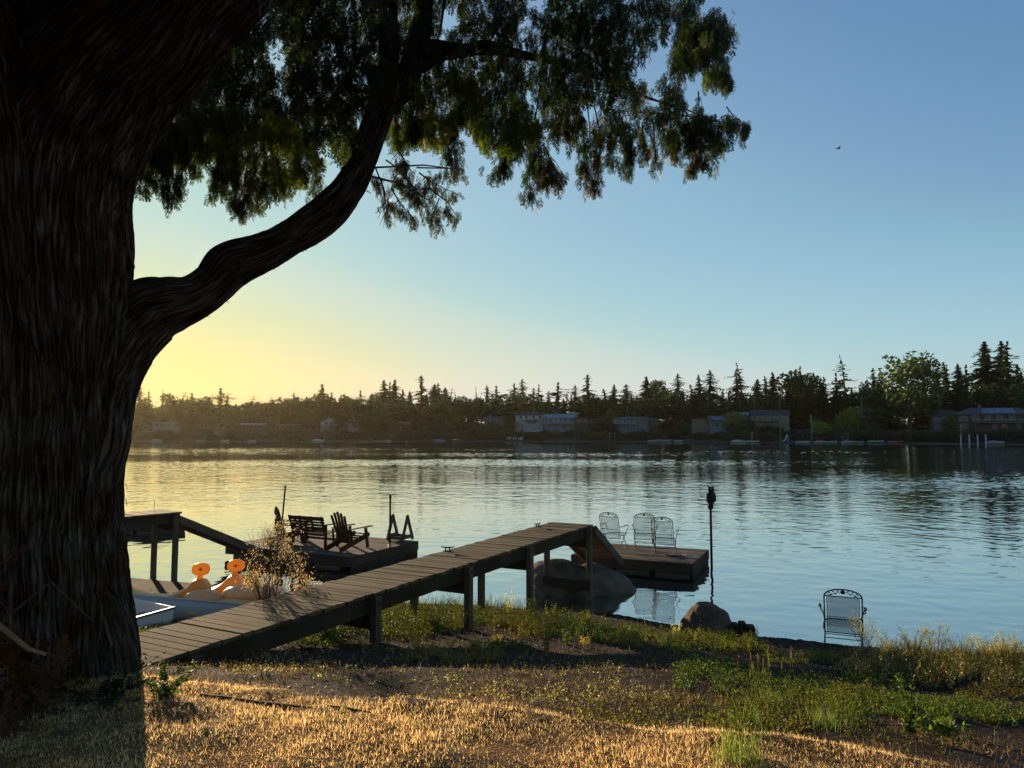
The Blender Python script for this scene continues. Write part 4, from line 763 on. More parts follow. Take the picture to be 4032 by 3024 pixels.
for a in ((1180,2520,220,50,700,.16,(GD,GB,GR)),(1330,2480,200,60,900,.2,(GD,GR,GD)),(1540,2470,260,60,1500,.26,(GR,GB,GY,GD)),(1700,2440,220,50,1300,.27,(GB,GY,GR)),(1930,2440,200,45,900,.25,(GR,GB,GY)),(2080,2470,150,50,600,.24,(BR,GB,GY)),(2200,2480,170,45,700,.25,(GB,GY,GR)),(2380,2500,200,35,650,.15,(GR,GB)),(2560,2520,200,35,700,.17,(GB,GY,GR)),(2760,2540,170,35,700,.18,(GY,GB,GR)),(2930,2545,110,32,400,.15,(GY,GB)),  # patches under the deck: its shade painted in as dark green
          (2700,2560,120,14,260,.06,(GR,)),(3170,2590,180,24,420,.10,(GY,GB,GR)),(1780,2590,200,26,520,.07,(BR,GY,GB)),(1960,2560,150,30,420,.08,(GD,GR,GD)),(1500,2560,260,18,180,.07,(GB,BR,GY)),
          (2860,2680,220,70,1000,.12,(GR,GR,GD,GB)),(3080,2720,260,60,850,.10,(GR,GB,GD)),(3340,2760,260,50,700,.09,(GB,GR,GY)),(3600,2790,300,40,1000,.08,(GR,GB)),(3900,2810,260,50,900,.08,(GB,GR)),(3880,2735,200,26,260,.07,(GB,BR)),(3000,2830,200,70,420,.12,(BR,GR,GB)),(3350,2850,100,40,160,.12,(GR,GB)),
          (3700,2640,420,70,2300,.25,(BR,GB,PA,BR,GD)),(3560,2620,260,50,900,.2,(GB,BR,PA)),(3950,2650,200,70,900,.26,(BR,PA,GB)),(3480,2680,160,40,500,.12,(GR,GB)),
          (820,2450,230,45,1500,.09,(GB,GY,GR)),(1020,2400,120,30,500,.12,(GY,GB,PA)),(700,2490,180,40,900,.06,(GB,GY)),(620,2520,120,30,500,.05,(BR,GB))):
    patch(*a)
for a in ((1100,2620,320,60,500,.045,(BR,BR,PA)),(1900,2650,700,90,600,.045,(BR,GB,PA)),(2600,2800,500,60,500,.06,(BR,GY,GB)),(2100,2740,600,50,500,.04,(BR,PA)),(3600,2930,320,60,220,.05,(BR,GB)),(2500,2620,300,60,200,.05,(BR,GB))):
    patch(*a,.02,None,-.9)
tag(wc.build('weeds',M['leaf']),'low green and rusty weeds growing over the bank','weeds',kind='stuff')
# single plants
def plant(name,label,cat,px,py,h,spread,ns,col,leafn=40,leaf=.035,tuft=None,tuftn=0,lean=.3,group=None,upright=1.0,mat='leaf',tsize=.012,p=None,stemw=.0028):
    p=p or gpt(px,py); t=thing(name,label,cat,p,0,group); sm=Tri(); lf=Tri()
    for i in range(ns):
        a=random.random()*2*PI; L=h*random.uniform(.6,1.0); o=np.array((math.cos(a),math.sin(a),0))*spread; pts=[np.array((0,0,-.02))+o*.12]
        for k in range(1,6): f=k/5; pts.append(np.array((0,0,-.02))+o*(.12+.88*f**1.4)*random.uniform(.8,1.1)+np.array((0,0,L*f**upright)))
        for k in range(5): sm.stem(pts[k],pts[k+1],stemw*(1.3-.2*k),np.array(col)*.8)
        f=rng.random(leafn)**.8*4.99; i0=f.astype(int); Pp=np.array(pts); Q=Pp[i0]*(1-(f-i0))[:,None]+Pp[i0+1]*(f-i0)[:,None]
        if leafn: lf.leaves(Q,leaf*rng.uniform(.6,1.3,leafn)*(1.25-.13*f),col,.35,.5)
        if tuft is not None:
            for k in range(int(tuftn)):
                f=random.uniform(2.4,4.99); i1=int(f); b_=Pp[i1]*(1-(f-i1))+Pp[i1+1]*(f-i1); a2=random.random()*2*PI; e=b_+np.array((math.cos(a2)*.05,math.sin(a2)*.05,random.uniform(.01,.07)))*h/.4*random.uniform(.5,1.2); sm.stem(b_,e,.0012,np.array(tuft)*.8); Q=e+rng.normal(0,.012,(6,3)); lf.leaves(Q,tsize,tuft,.3,1.0)
    sm.build('stem',M[mat],t); lf.build('foliage',M[mat],t); return t
FE='pale feathery weeds at the right water edge'
for px,py,h,lb in ((3400,2600,.62,'tallest pale feathery weed, first one right of the lone iron chair'),(3500,2600,.42,'thin pale feathery weed second to the right of the lone iron chair'),(3600,2600,.5,'sparse pale feathery weed third to the right of the lone iron chair'),(3690,2610,.56,'bushy pale feathery weed fourth to the right of the lone iron chair'),(3790,2620,.48,'pale feathery weed fifth to the right of the lone iron chair'),(3900,2625,.46,'low pale feathery weed next to last before the right picture edge'),(3985,2630,.5,'pale feathery weed at the right picture edge')):
    plant('feathery_weed',lb,'weed',px,py,h,.17,11,(.30,.22,.10),30,.022,tuft=(.50,.42,.28),tuftn=16,group=FE,tsize=.014)
for px,py,h,sp,col,lb in ((2150,2560,.62,.12,GB,'tall leafy green weed in front of the boulder, left one'),(2230,2540,.5,.12,GR,'leafy green weed in front of the boulder, right one'),(1640,2490,.45,.13,GB,'tall weed between the second and third walkway posts'),(1300,0,.0,0,GB,''),(2090,2450,.5,.1,GD,'slender weed beside the fourth walkway post'),(2010,2430,.52,.16,PA,'pale plumed weed left of the fourth walkway post'),(2310,2470,.32,.1,GB,'short weed right of the last walkway post'),(2860,2570,.42,.14,GB,'weed growing in front of the rounded grey boulder, right one'),(2740,2550,.36,.12,GY,'weed growing in front of the rounded grey boulder, left one'),(2960,2570,.4,.1,GB,'weed right of the rounded grey boulder'),(2660,2530,.33,.1,PA,'pale wispy weed left of the rounded grey boulder'),(3580,2920,.42,.05,GR,'upright bright green weed on the gravel at the lower right')):
    if lb: plant('tall_weed',lb,'weed',px,py,h,sp,7,col,46,.04,group=None)
for px,py,lb in ((2305,2545,'round yellow flowering clump alone in the middle of the bank'),(1870,2560,'small yellow flowering clump left of centre on the bank'),(1640,2560,'peach flowering clump right of the second walkway post'),(1430,2560,'peach flowering clump left of the second walkway post'),(1960,2530,'little yellow clump near the middle weeds of the bank'),(1775,2560,'tiny orange clump on the bank')):
    plant('yellow_flower_clump',lb,'flowering plant',px,py,.15,.07,9,(.45,.33,.06),18,.022,tuft=(.60,.42,.12),tuftn=5,group='small flowering clumps on the bank')
plant('broad_leaf_weed','broad leaved light green weed low at the bottom right','weed',3690,2900,.12,.2,14,(.14,.18,.035),22,.075,upright=.6)
for px,py,lb in ((3030,2800,'grass tuft with tall seed stalks on the right lawn edge'),(3250,2870,'grass tuft below the bright green weeds'),(2960,2870,'grass tuft left of the tall seed stalks'),(2890,2980,'small green grass tuft in the dry lawn')):
    p=gpt(px,py); t=thing('grass_tuft',lb,'grass tuft',p,0); g_=Tri(); n=170; P=np.stack([rng.normal(0,.07,n),rng.normal(0,.07,n),0*rng.random(n)-.005],-1); g_.blades(P,rng.uniform(.08,.2,n),.0045,.35,(.16,.19,.06),.35); g_.build('blades',M['leaf'],t)
    if px==3030:
        s_=Tri(); n=16; P=np.stack([rng.normal(0,.12,n),rng.normal(0,.08,n),0*rng.random(n)],-1); e=P+np.stack([rng.normal(0,.03,n),rng.normal(0,.03,n),rng.uniform(.25,.4,n)],-1); s_.stem(P,e,.0016,(.3,.25,.12)); s_.stem(e,e+np.array((0,0,.05)),.004,(.4,.32,.16)); s_.build('seed_stalks',M['leaf'],t)
# holly seedling at the trunk foot and ivy behind it
plant('holly','small green holly bush between trunk foot and walkway end','bush',650,2735,.2,.2,14,(.09,.15,.04),40,.035,upright=.8)
plant('ivy','dark ivy creeping around the base of the trunk','ivy',400,2750,.14,.5,16,(.02,.035,.018),26,.045,upright=.5)
# --- the dry bush behind the walkway ---
bx,by=-3.02,8.95; bush_k=.78; bt=thing('dry_bush','tall dry bush with pale seed heads, golden in the sun, behind the walkway','bush',(bx,by,ghs(bx,by)),0)
sm=Tri(); lf=Tri(); rb=random.Random(5); segs=[]
def grow(p,d,L,r,dep):
    q=p+d*L; m=(p+q)/2+np.array((rb.uniform(-1,1),rb.uniform(-1,1),0))*L*.06; segs.append((p,m,r)); segs.append((m,q,r*.85))
    if dep==0:
        heads.append(q); heads.append(m); return
    for k in range(rb.choice((2,3,3)) if dep>1 else rb.choice((2,3,4))):
        e=d+np.array((rb.gauss(0,.42),rb.gauss(0,.42),rb.gauss(.02,.2))); e/=np.linalg.norm(e); grow(m+(q-m)*rb.uniform(.2,1),e,L*rb.uniform(.62,.9),r*.62,dep-1)
heads=[]
for d,L in (((-.05,0,1),.40),((.25,.1,.95),.40),((-.1,.1,1),.42),((.38,0,.85),.38),((.15,-.1,1),.44),((-.3,.0,.9),.28),((.55,.05,.75),.3),((-.42,0,.8),.28),((.2,.2,.9),.38)):
    d=np.array(d,float); d/=np.linalg.norm(d); grow(np.array((rb.uniform(-.04,.04),rb.uniform(-.04,.04),-.03)),d,L,.009,4)
A=np.array([s_[0] for s_ in segs]); B_=np.array([s_[1] for s_ in segs]); rr=np.array([max(s_[2],.0016) for s_ in segs]); zmax=B_[:,2].max(); zs=1.5/zmax
A[:,2]*=zs;B_[:,2]*=zs; A[:,:2]*=bush_k; B_[:,:2]*=bush_k; sm.stem(A,B_,rr,(.10,.07,.045)); H=np.array(heads); H[:,2]*=zs; H[:,:2]*=bush_k
for k in range(4): m=rng.random(len(H))<.5; lf.leaves(H[m]+rng.normal(0,.012,(m.sum(),3)),.017,(.55,.44,.33),.4,1.0)
m=rng.random(len(H))<.5; lf.leaves(H[m]+rng.normal(0,.02,(m.sum(),3)),.028,(.30,.25,.05),.4,1.0)
m=(H[:,2]<.75)
for k in range(2): lf.leaves(H[m]+rng.normal(0,.04,(m.sum(),3)),.028,(.50,.33,.14),.4,1.0)
sm.build('branches',M['leaf'],bt); lf.build('seed_heads',M['dry'],bt)
# --- pile of rust-brown dead fronds at the left, with a sawn branch ---
fp=Foliage(); n=900; q=rng.normal(0,1,(n,2)); cx,cy=-3.02,3.95; X_=cx+q[:,0]*.27-.12; Y_=cy+q[:,1]*.2; hgt=.85*np.exp(-(q**2).sum(1)/2.2); Z_=gh(X_,Y_)+.05+hgt*rng.random(n)
fp.add(np.stack([X_,Y_,Z_],-1),rng.uniform(.15,.3,n),1.0,(.16,.06,.025)); pl=thing('dead_frond_pile','heap of rust brown dead cedar fronds against the left side of the trunk','debris pile',(cx,cy,ghs(cx,cy)))
fp.build('fronds',M['cedar'],pl,(cx,cy,ghs(cx,cy)))
q=MB()
for i in range(14):
    a=random.random()*2*PI; o=np.array((random.uniform(-.3,.2),random.uniform(-.2,.2),random.uniform(.1,.6))); q.tube([o,o+np.array((math.cos(a)*.25,math.sin(a)*.2,random.uniform(-.05,.2))),o+np.array((math.cos(a)*.5,math.sin(a)*.35,random.uniform(-.3,.1)))],[.008,.006,.003],4)
q.build('branches',M['twig'],pl)
A=np.array(at(-20,2450,3.75)); B2=np.array(at(118,2560,3.75)); t=thing('sawn_branch','broken branch with pale orange wood sticking out of the dead frond heap','branch',tuple(A)); q=MB(); q.tube([(0,0,0),(B2-A)*.55,(B2-A)],[.014,.013,.011],8); q.build('wood',mat_simple('fresh_wood',(.20,.11,.055),.8),t); q=MB(); q.tube([(B2-A)*.96,(B2-A)+np.array((.08,0,-.02))],[.0105,.009],7); q.build('sawn_end',mat_simple('sawn_end',(.34,.14,.06),.7),t)
# --- long dark stick and twigs on the lawn ---
def stick(name,label,pts,r,mat='twig',pale=None):
    P=[np.array(gpt(*p)) for p in pts]; o=P[0]; t=thing(name,label,'stick',tuple(o)); Q=[p-o+np.array((0,0,r*.8)) for p in P]; q=MB(); q.tube(Q,[r]*(len(P)-1)+[r*.5],6); q.build('wood',M[mat],t)
    return t
stick('fallen_stick','long dark stick lying along the edge of the dry lawn, left half',[(790,2735),(900,2748),(1010,2762),(1110,2775),(1230,2795)],.009)
stick('fallen_stick','long dark stick in the dry grass, right half',[(1290,2795),(1380,2806),(1460,2818)],.007)
stick('fallen_stick','thin curved pale twig on the dark gravel left of centre',[(1530,2700),(1570,2690),(1580,2680),(1660,2672),(1740,2658)],.004)
stick('fallen_stick','thin bent twig on the gravel right of centre',[(2400,2600),(2440,2612),(2490,2640),(2510,2665)],.004)
stick('fallen_stick','thin pale stalk at the lower right edge of the gravel',[(3720,2985),(3733,2930),(3738,2870)],.003)
p=gpt(3580,2860); t=thing('driftwood_chip','pale driftwood chip beside the upright green weed','driftwood',p); q=MB(); q.beam((-.06,0,.01),(.07,.02,.012),.035,.018,c=.5); q.build('wood',mat_simple('pale_driftwood',(.45,.36,.25),.8),t,bevel=.004)
# ---------------- far shore ----------------
DA=np.array([(-1000,320),(0,305),(500,298),(1200,298),(2000,300),(2600,282),(3100,255),(3700,228),(4032,215),(5500,190)],float)
def dsh(px): return np.interp(px,DA[:,0],DA[:,1])
FS=np.array([(-8,-1.2),(0,0),(6,.45),(12,1.1),(24,3.4),(42,5.6),(80,8),(150,10),(400,14)],float)
def fz(s): return np.interp(s,FS[:,0],FS[:,1])
def fpos(px,s,dz=0):
    Y=float(dsh(px))+s; X=(px-2016)/F*Y/math.cos(PITCH); return (X,Y,float(fz(s))+dz)
def zpx(px,py,Y): return at(px,py,Y)[2]
apx=np.arange(-1400,5600,12.); ss=np.array([-8,-3,-1,0,.6,1.2,2.5,4,6,9,12,16,20,25,30,36,42,50,60,75,90,110,150,220,400]); A_,S_=np.meshgrid(apx,ss)
wob=1.6*fbm(np.stack([A_/60,A_*0,A_*0],-1),3)*np.clip(1-S_/30,0,1)
Yf=dsh(A_)+S_+wob; Xf=(A_-2016)/F*Yf/math.cos(PITCH); Zf=fz(S_)+.35*fbm(np.stack([Xf/6,Yf/6,0*Xf],-1),3)*np.clip(S_/8,0,1)
n_=len(apx); idx=(np.arange(len(ss)-1)[:,None]*n_+np.arange(n_-1)[None]).ravel(); Tq=np.stack([idx,idx+1,idx+n_+1,idx+n_],-1)
be=np.clip(1-(S_-1)/6+.5*fbm(np.stack([A_/45,S_/6,0*A_],-1),3),0,1)
gcol=be[...,None]*np.array((.045,.039,.032))+(1-be[...,None])*np.array((.018,.021,.008)); gcol=gcol*(1+.3*fbm(np.stack([A_/20,S_/3,0*A_],-1),2))[...,None]
tag(npmesh('far_shore',np.stack([Xf,Yf,Zf],-1).reshape(-1,3),Tq,mat_col('far_ground',.9),col=np.clip(gcol,.01,1).reshape(-1,3),smooth=True),kind='structure')
# --- tree patterns, unit height ---
CON=(.022,.036,.014); 
def conifer_tpl(name,seed,rb=.2,layers=22,per=8,droop=.25,base=.10,irr=.3,dens=6,gap=0,bend=0,lq=.038,shape=.75):
    r_=np.random.default_rng(seed); V=[];Cc=[]
    for i in range(layers):
        f=i/(layers-1); z00=base+(1-base)*f; R0=rb*((1-f)**shape)*(1+irr*r_.uniform(-1,1))+.003
        if gap and r_.random()<gap: R0*=.35
        for k in range(per):
            a=r_.random()*2*PI; L=R0*r_.uniform(.45,1.2); z=min(z00+r_.uniform(-.6,.6)*(1-base)/layers,1.0)
            for j in range(dens):
                t=(j+.6)/dens; c=np.array((math.cos(a)*L*t+bend*f*f,math.sin(a)*L*t,z-droop*L*t**1.3+.25*L*max(0,t-.75)+r_.uniform(-.008,.008)))
                sz=lq*(.30+.95*(1-f))*(1.15-.5*t)*(.6+.6*r_.random()); u=np.array((math.cos(a+r_.normal(0,.5)),math.sin(a+r_.normal(0,.5)),-.3+r_.normal(0,.3))); u/=np.linalg.norm(u); w_=np.cross(u,r_.normal(0,1,3)); w_/=np.linalg.norm(w_)
                V.append([c-u*sz,c+w_*sz*.5,c+u*sz*1.1,c-w_*sz*.5]); V.append([c-w_*sz*.8,c+u*sz*.4,c+w_*sz*.8,c+np.array((0,0,-sz*.9))]); g=r_.uniform(.65,1.35); Cc+= [[g]*3]*8
    V=np.array(V).reshape(-1,3); Cc=np.array(Cc)*np.array(CON); t=bpy.data.objects.new('conifer',None)
    me=npmesh('crown',V,np.arange(len(V)).reshape(-1,4),M['far_leaf'],None,col=Cc); b=MB(); b.tube([(0,0,-.06),(0,0,.4),(bend*.8,0,.97)],[.016,.011,.002],6); tr=b.build('trunk',M['twig'],None); return (me,tr)
def leafy_tpl(name,seed,lobes=9,w=.34,zc=.6,zr=.36,n=1500,lq=.035,col=(.04,.064,.02),weep=0):
    r_=np.random.default_rng(seed); L=[(0,0,zc,w*.75,zr*.85)]+[(w*.62*math.cos(a)*r_.uniform(.5,1),w*.62*math.sin(a)*r_.uniform(.5,1),zc+r_.uniform(-.6,.75)*zr,w*r_.uniform(.3,.5),zr*r_.uniform(.25,.45)) for a in r_.random(lobes)*2*PI]
    V=[];Cc=[]; wt=np.array([l[3]**2 for l in L]); wt/=wt.sum(); cnt=r_.choice(len(L),n,p=wt)
    for k in cnt:
        x0,y0,z0,rr,rz=L[k]; d=r_.normal(0,1,3); d/=np.linalg.norm(d); q=r_.uniform(.72,1.08); c=np.array((x0+d[0]*rr*q,y0+d[1]*rr*q,z0+d[2]*rz*q)); 
        if weep: c[2]-=weep*r_.random()*math.hypot(c[0],c[1])/w
        c[2]=max(c[2],.02)
        sz=lq*r_.uniform(.5,1.2); u=r_.normal(0,1,3); u[2]-=weep*4; u/=np.linalg.norm(u); w_=np.cross(u,r_.normal(0,1,3)); w_/=np.linalg.norm(w_); V.append([c-u*sz,c+w_*sz*.6,c+u*sz,c-w_*sz*.6]); g=r_.uniform(.6,1.4); Cc+=[[g]*3]*4
    V=np.array(V).reshape(-1,3); me=npmesh('crown',V,np.arange(len(V)).reshape(-1,4),M['far_leaf'],None,col=np.array(Cc)*np.array(col))
    b=MB(); b.tube([(0,0,-.06),(0,0,zc)],[.022,.012],6); 
    for k in range(4): a=k*1.6; b.tube([(0,0,zc*.5),(math.cos(a)*w*.5,math.sin(a)*w*.5,zc+.05)],[.010,.004],4)
    return (me,b.build('trunk',M['twig'],None))
TP={'fir':[conifer_tpl('f',1,.19,24,8,.35),conifer_tpl('f',2,.16,26,8,.3,irr=.4),conifer_tpl('f',3,.21,20,7,.45,irr=.45,gap=.12),conifer_tpl('f',31,.22,16,6,.15,irr=.65,gap=.22,dens=7),conifer_tpl('f',32,.17,34,9,.6,irr=.35,shape=.6),conifer_tpl('f',33,.2,21,6,.3,irr=.6,gap=.15,bend=.03,shape=.85)],
 'layered fir':[conifer_tpl('f',4,.25,24,7,.3,irr=.45,dens=8,lq=.032,gap=.12),conifer_tpl('f',5,.24,22,8,.55,irr=.5,dens=8,lq=.032,gap=.15)],
 'dense cone':[conifer_tpl('f',6,.19,30,14,.5,irr=.08,base=.02,lq=.032,shape=.8)],
 'sparse fir':[conifer_tpl('f',7,.15,15,4,.2,irr=.6,dens=4,gap=.25,base=.3,lq=.022)],
 'ragged pine':[conifer_tpl('f',8,.24,11,5,-.25,irr=.7,dens=7,gap=.2,base=.35,bend=.1,lq=.03,shape=.45),conifer_tpl('f',9,.24,12,6,.1,irr=.7,dens=7,gap=.15,base=.25,bend=-.08,lq=.03,shape=.5)],
 'round tree':[leafy_tpl('l',11),leafy_tpl('l',12,12,.38),leafy_tpl('l',13,7,.30,.58,.40)],
 'tall leafy tree':[leafy_tpl('l',14,14,.30,.58,.40,2600,.026)],
 'yellow-green tree':[leafy_tpl('l',15,8,.36,.52,.44,1500,.035,(.12,.14,.03))],
 'sunlit leafy tree':[leafy_tpl('l',16,16,.32,.56,.42,3200,.024,(.072,.10,.026))],
 'willow':[leafy_tpl('l',17,9,.40,.58,.34,2200,.035,(.14,.17,.032),weep=.35)],
 'purple-leaved tree':[leafy_tpl('l',18,9,.42,.52,.45,2400,.03,(.035,.012,.014))],
 'blue spruce':[conifer_tpl('f',19,.24,26,10,.3,irr=.15)],
 'shrub':[leafy_tpl('l',20,7,.55,.42,.45,900,.05,(.035,.045,.018)),leafy_tpl('l',21,8,.7,.4,.42,900,.05,(.05,.06,.022)),leafy_tpl('l',22,8,.6,.42,.42,900,.05,(.03,.038,.02))]}
NAT={k:0.5 for k in TP}; NAT.update({'fir':.36,'layered fir':.46,'dense cone':.37,'sparse fir':.28,'ragged pine':.5,'round tree':.75,'tall leafy tree':.6,'sunlit leafy tree':.64,'willow':.8,'yellow-green tree':.72,'purple-leaved tree':.84,'blue spruce':.46,'shrub':1.2})
for v in TP.values():
    for o_ in v:
        for q in o_: C.objects.unlink(q)
LM=[(640,'the white house with decks'),(1010,'the long pale-roofed house'),(1120,'the low brown house'),(1340,'the white gabled house'),(1595,'the small grey house'),(1950,'the low skylit house'),(2085,'the white hip-roofed house'),(2200,'the blue balconied house'),(2320,'the long brown flat-roofed house'),(2490,'the light blue hip-roofed house'),(2757,'the beige flat-roofed house'),(2830,'the blue solar-roofed house'),(3045,'the brown two-storey house'),(3420,'the half hidden dark-roofed house'),(3725,'the low grey house'),(3900,'the big brown solar-roofed house')]
ORD=['','second ','third ','fourth ','fifth ','sixth ','seventh ','eighth ','ninth ','tenth ','eleventh ','twelfth ']
TREES=[]
def addtree(kind,px,py,s,w=None,where='on the skyline'):
    TREES.append((kind,px,py,s,w,where))
# skyline trees: (kind, px, top py, crown width px or None)
for k,px,py,w in (('layered fir',556,1519,62),('fir',592,1541,None),('sparse fir',639,1534,None),('fir',666,1556,None),('round tree',690,1547,70),('ragged pine',716,1544,None),('fir',738,1562,None),('fir',758,1549,46),('fir',800,1574,None),('sparse fir',812,1569,None),('sparse fir',836,1552,None),('fir',872,1529,66),('layered fir',895,1556,50),('fir',931,1590,26),('ragged pine',985,1560,60),('round tree',1015,1572,110),('ragged pine',1058,1564,50),('round tree',1078,1588,80),('fir',1112,1579,40),
 ('layered fir',1161,1547,44),('fir',1208,1562,40),('fir',1230,1572,36),('fir',1266,1513,26),('fir',1274,1514,24),('round tree',1284,1544,60),('fir',1306,1545,32),('round tree',1347,1556,70),('round tree',1376,1558,70),('fir',1416,1539,38),('fir',1459,1552,34),('round tree',1489,1532,60),('fir',1518,1499,44),('fir',1533,1506,40),('fir',1551,1497,44),('fir',1586,1534,44),('fir',1618,1541,30),
 ('layered fir',1662,1480,58),('fir',1710,1514,44),('fir',1726,1511,40),('fir',1754,1527,36),('ragged pine',1770,1531,44),('ragged pine',1798,1542,40),('round tree',1842,1557,90),('sparse fir',1877,1524,30),('fir',1919,1518,40),('fir',1953,1520,46),('round tree',1975,1545,60),('fir',2021,1511,46),('layered fir',2061,1493,54),('fir',2099,1528,30),('fir',2116,1514,42),('fir',2136,1555,36),('fir',2161,1541,28),('fir',2192,1506,46),('ragged pine',2224,1529,40),('ragged pine',2243,1528,40),('layered fir',2265,1517,44),
 ('layered fir',2316,1476,76),('fir',2387,1533,44),('fir',2414,1516,42),('fir',2463,1516,60),('fir',2504,1558,30),('dense cone',2542,1484,66),('tall leafy tree',2592,1486,70),('round tree',2624,1514,50),('layered fir',2673,1472,64),('fir',2727,1515,38),('fir',2754,1478,48),('layered fir',2793,1459,76),('fir',2841,1537,40),('layered fir',2898,1455,70),('ragged pine',2926,1432,110),('fir',2983,1493,44),('fir',3010,1480,46),('dense cone',3041,1468,62),('fir',3147,1444,36),('round tree',3128,1470,110),('tall leafy tree',3182,1462,130),('fir',3241,1485,50),('ragged pine',3325,1399,110),('fir',3290,1470,60),('round tree',3401,1506,60),('fir',3443,1452,52),('fir',3474,1450,44),
 ('fir',3685,1444,60),('fir',3725,1428,52),('fir',3774,1434,54),('fir',3805,1437,50),('fir',3887,1347,70),('fir',3942,1347,56),('fir',3964,1349,60),('fir',4005,1436,50),('fir',4030,1466,50)):
    addtree(k,px,py,62+((px*7)%23),w)
for k,px,py,w,s in (('sunlit leafy tree',3574,1386,200,34),('willow',3232,1650,72,16),('willow',3339,1591,96,20),('purple-leaved tree',2658,1578,126,22),('yellow-green tree',2884,1610,76,18),('blue spruce',3800,1500,70,40),('yellow-green tree',1780,1590,70,45),('round tree',1480,1590,110,28),('round tree',1210,1600,90,38),('fir',1340,1610,40,22),('round tree',3010,1668,90,20),('willow',2410,1590,50,50),
   ('shrub',3640,1676,70,14),('shrub',3710,1680,110,12),('round tree',3460,1612,90,30),('fir',3500,1600,70,36)):
    addtree(k,px,py,s,w,'in front of the skyline')
# second rank: fills the dark band
rr_=random.Random(3)
x=380
while x<4150:
    base=np.interp(x,[500,1000,2000,3000,4000],[1578,1576,1566,1542,1506]); k=rr_.choice(['round tree','fir','fir','round tree','dense cone','round tree'])
    addtree(k,x+rr_.uniform(-8,8),base+rr_.uniform(-16,26),50+rr_.uniform(-6,10),rr_.uniform(80,120) if k=='round tree' else rr_.uniform(36,50),'in the second rank'); x+=rr_.uniform(26,38)
x=470
while x<4100:   # shrubs along the gardens and bank
    addtree('shrub',x,np.interp(x,[500,2000,3000,4000],[1696,1694,1690,1684])+rr_.uniform(-14,14),rr_.uniform(6,18),rr_.uniform(40,84),'on the bank'); x+=rr_.uniform(22,44)
x=500
while x<4100:
    addtree('shrub',x,np.interp(x,[500,2000,3000,4000],[1650,1655,1640,1620])+rr_.uniform(-22,14),rr_.uniform(42,50),rr_.uniform(50,90),'behind the houses'); x+=rr_.uniform(44,70)
FRR=random.Random(11); x=480
while x<4080:   # trees and bushes standing in the gardens in front of the houses
    if not any(a-20<x<b+20 for a,b in ((612,712),(960,1030),(1270,1330),(1370,1420),(2264,2320),(2725,2870),(2035,2262),(2440,2560),(2960,3110),(3790,4032),(3470,3680))):
        addtree(FRR.choice(['round tree','shrub','round tree']),x,np.interp(x,[500,2000,3000,4000],[1656,1652,1640,1622])+FRR.uniform(-12,22),FRR.uniform(14,24),FRR.uniform(34,64),'in the lakeside gardens')
    x+=FRR.uniform(44,90)
cnt={}; WM={'fir':2.5,'layered fir':1.9,'dense cone':1.7,'sparse fir':1.5,'ragged pine':1.25,'round tree':1.35,'tall leafy tree':1.3}
for kind,px,py,s,w,where in TREES:
    lm=min(LM,key=lambda l:abs(l[0]-px)); side='left of' if px<lm[0]-18 else ('right of' if px>lm[0]+18 else 'directly behind' if s>30 else 'in front of')
    cnt.setdefault((kind,lm[1],side,where),[]).append((abs(px-lm[0]),px,py,s,w))
for (kind,lm,side,where),L_ in cnt.items():
    L_.sort()
    for i,(dd,px,py,s,w) in enumerate(L_):
        X0,Y0,Z0=fpos(px,s); Z0-=.3; H=max(zpx(px,py,Y0)-Z0,1.0); tpl=rr_.choice(TP[kind]); natw=NAT[kind]*H; W=(w/F*Y0*WM.get(kind,1)) if w else natw*rr_.uniform(.9,1.2)*1.15
        kw=W/natw*rr_.uniform(.9,1.55)
        nm={'fir':'fir_tree','layered fir':'fir_tree','dense cone':'cypress_tree','sparse fir':'fir_tree','ragged pine':'pine_tree','willow':'willow_tree','shrub':'shrub','blue spruce':'spruce_tree'}.get(kind,'leafy_tree')
        kd={'fir':'dark narrow fir','layered fir':'fir with open layered branches','dense cone':'dense cone-shaped evergreen','sparse fir':'thin sparse fir','round tree':'dark round-crowned tree','shrub':'dark shrub'}.get(kind,kind)
        n_ord=ORD[i] if i<len(ORD) else f'{i+1}th '
        lb=f"{kd} {where}, {n_ord+'nearest ' if i else 'nearest '}{side} {lm}"
        t=thing(nm,lb,'shrub' if kind=='shrub' else 'tree',(X0,Y0,Z0),0,f'{kind}s of the far shore')
        for q in tpl:
            c=q.copy(); C.objects.link(c); c.parent=t; c.rotation_euler=(0,0,rr_.random()*2*PI) if kind not in('ragged pine',) else (0,0,rr_.uniform(-.6,.6)); t.rotation_euler=(rr_.uniform(-.03,.03),rr_.uniform(-.035,.035),0) if kind!='shrub' else (0,0,0)
            c.scale=(H*kw,H*kw,H)
            c.name=q.name.split('.')[0]
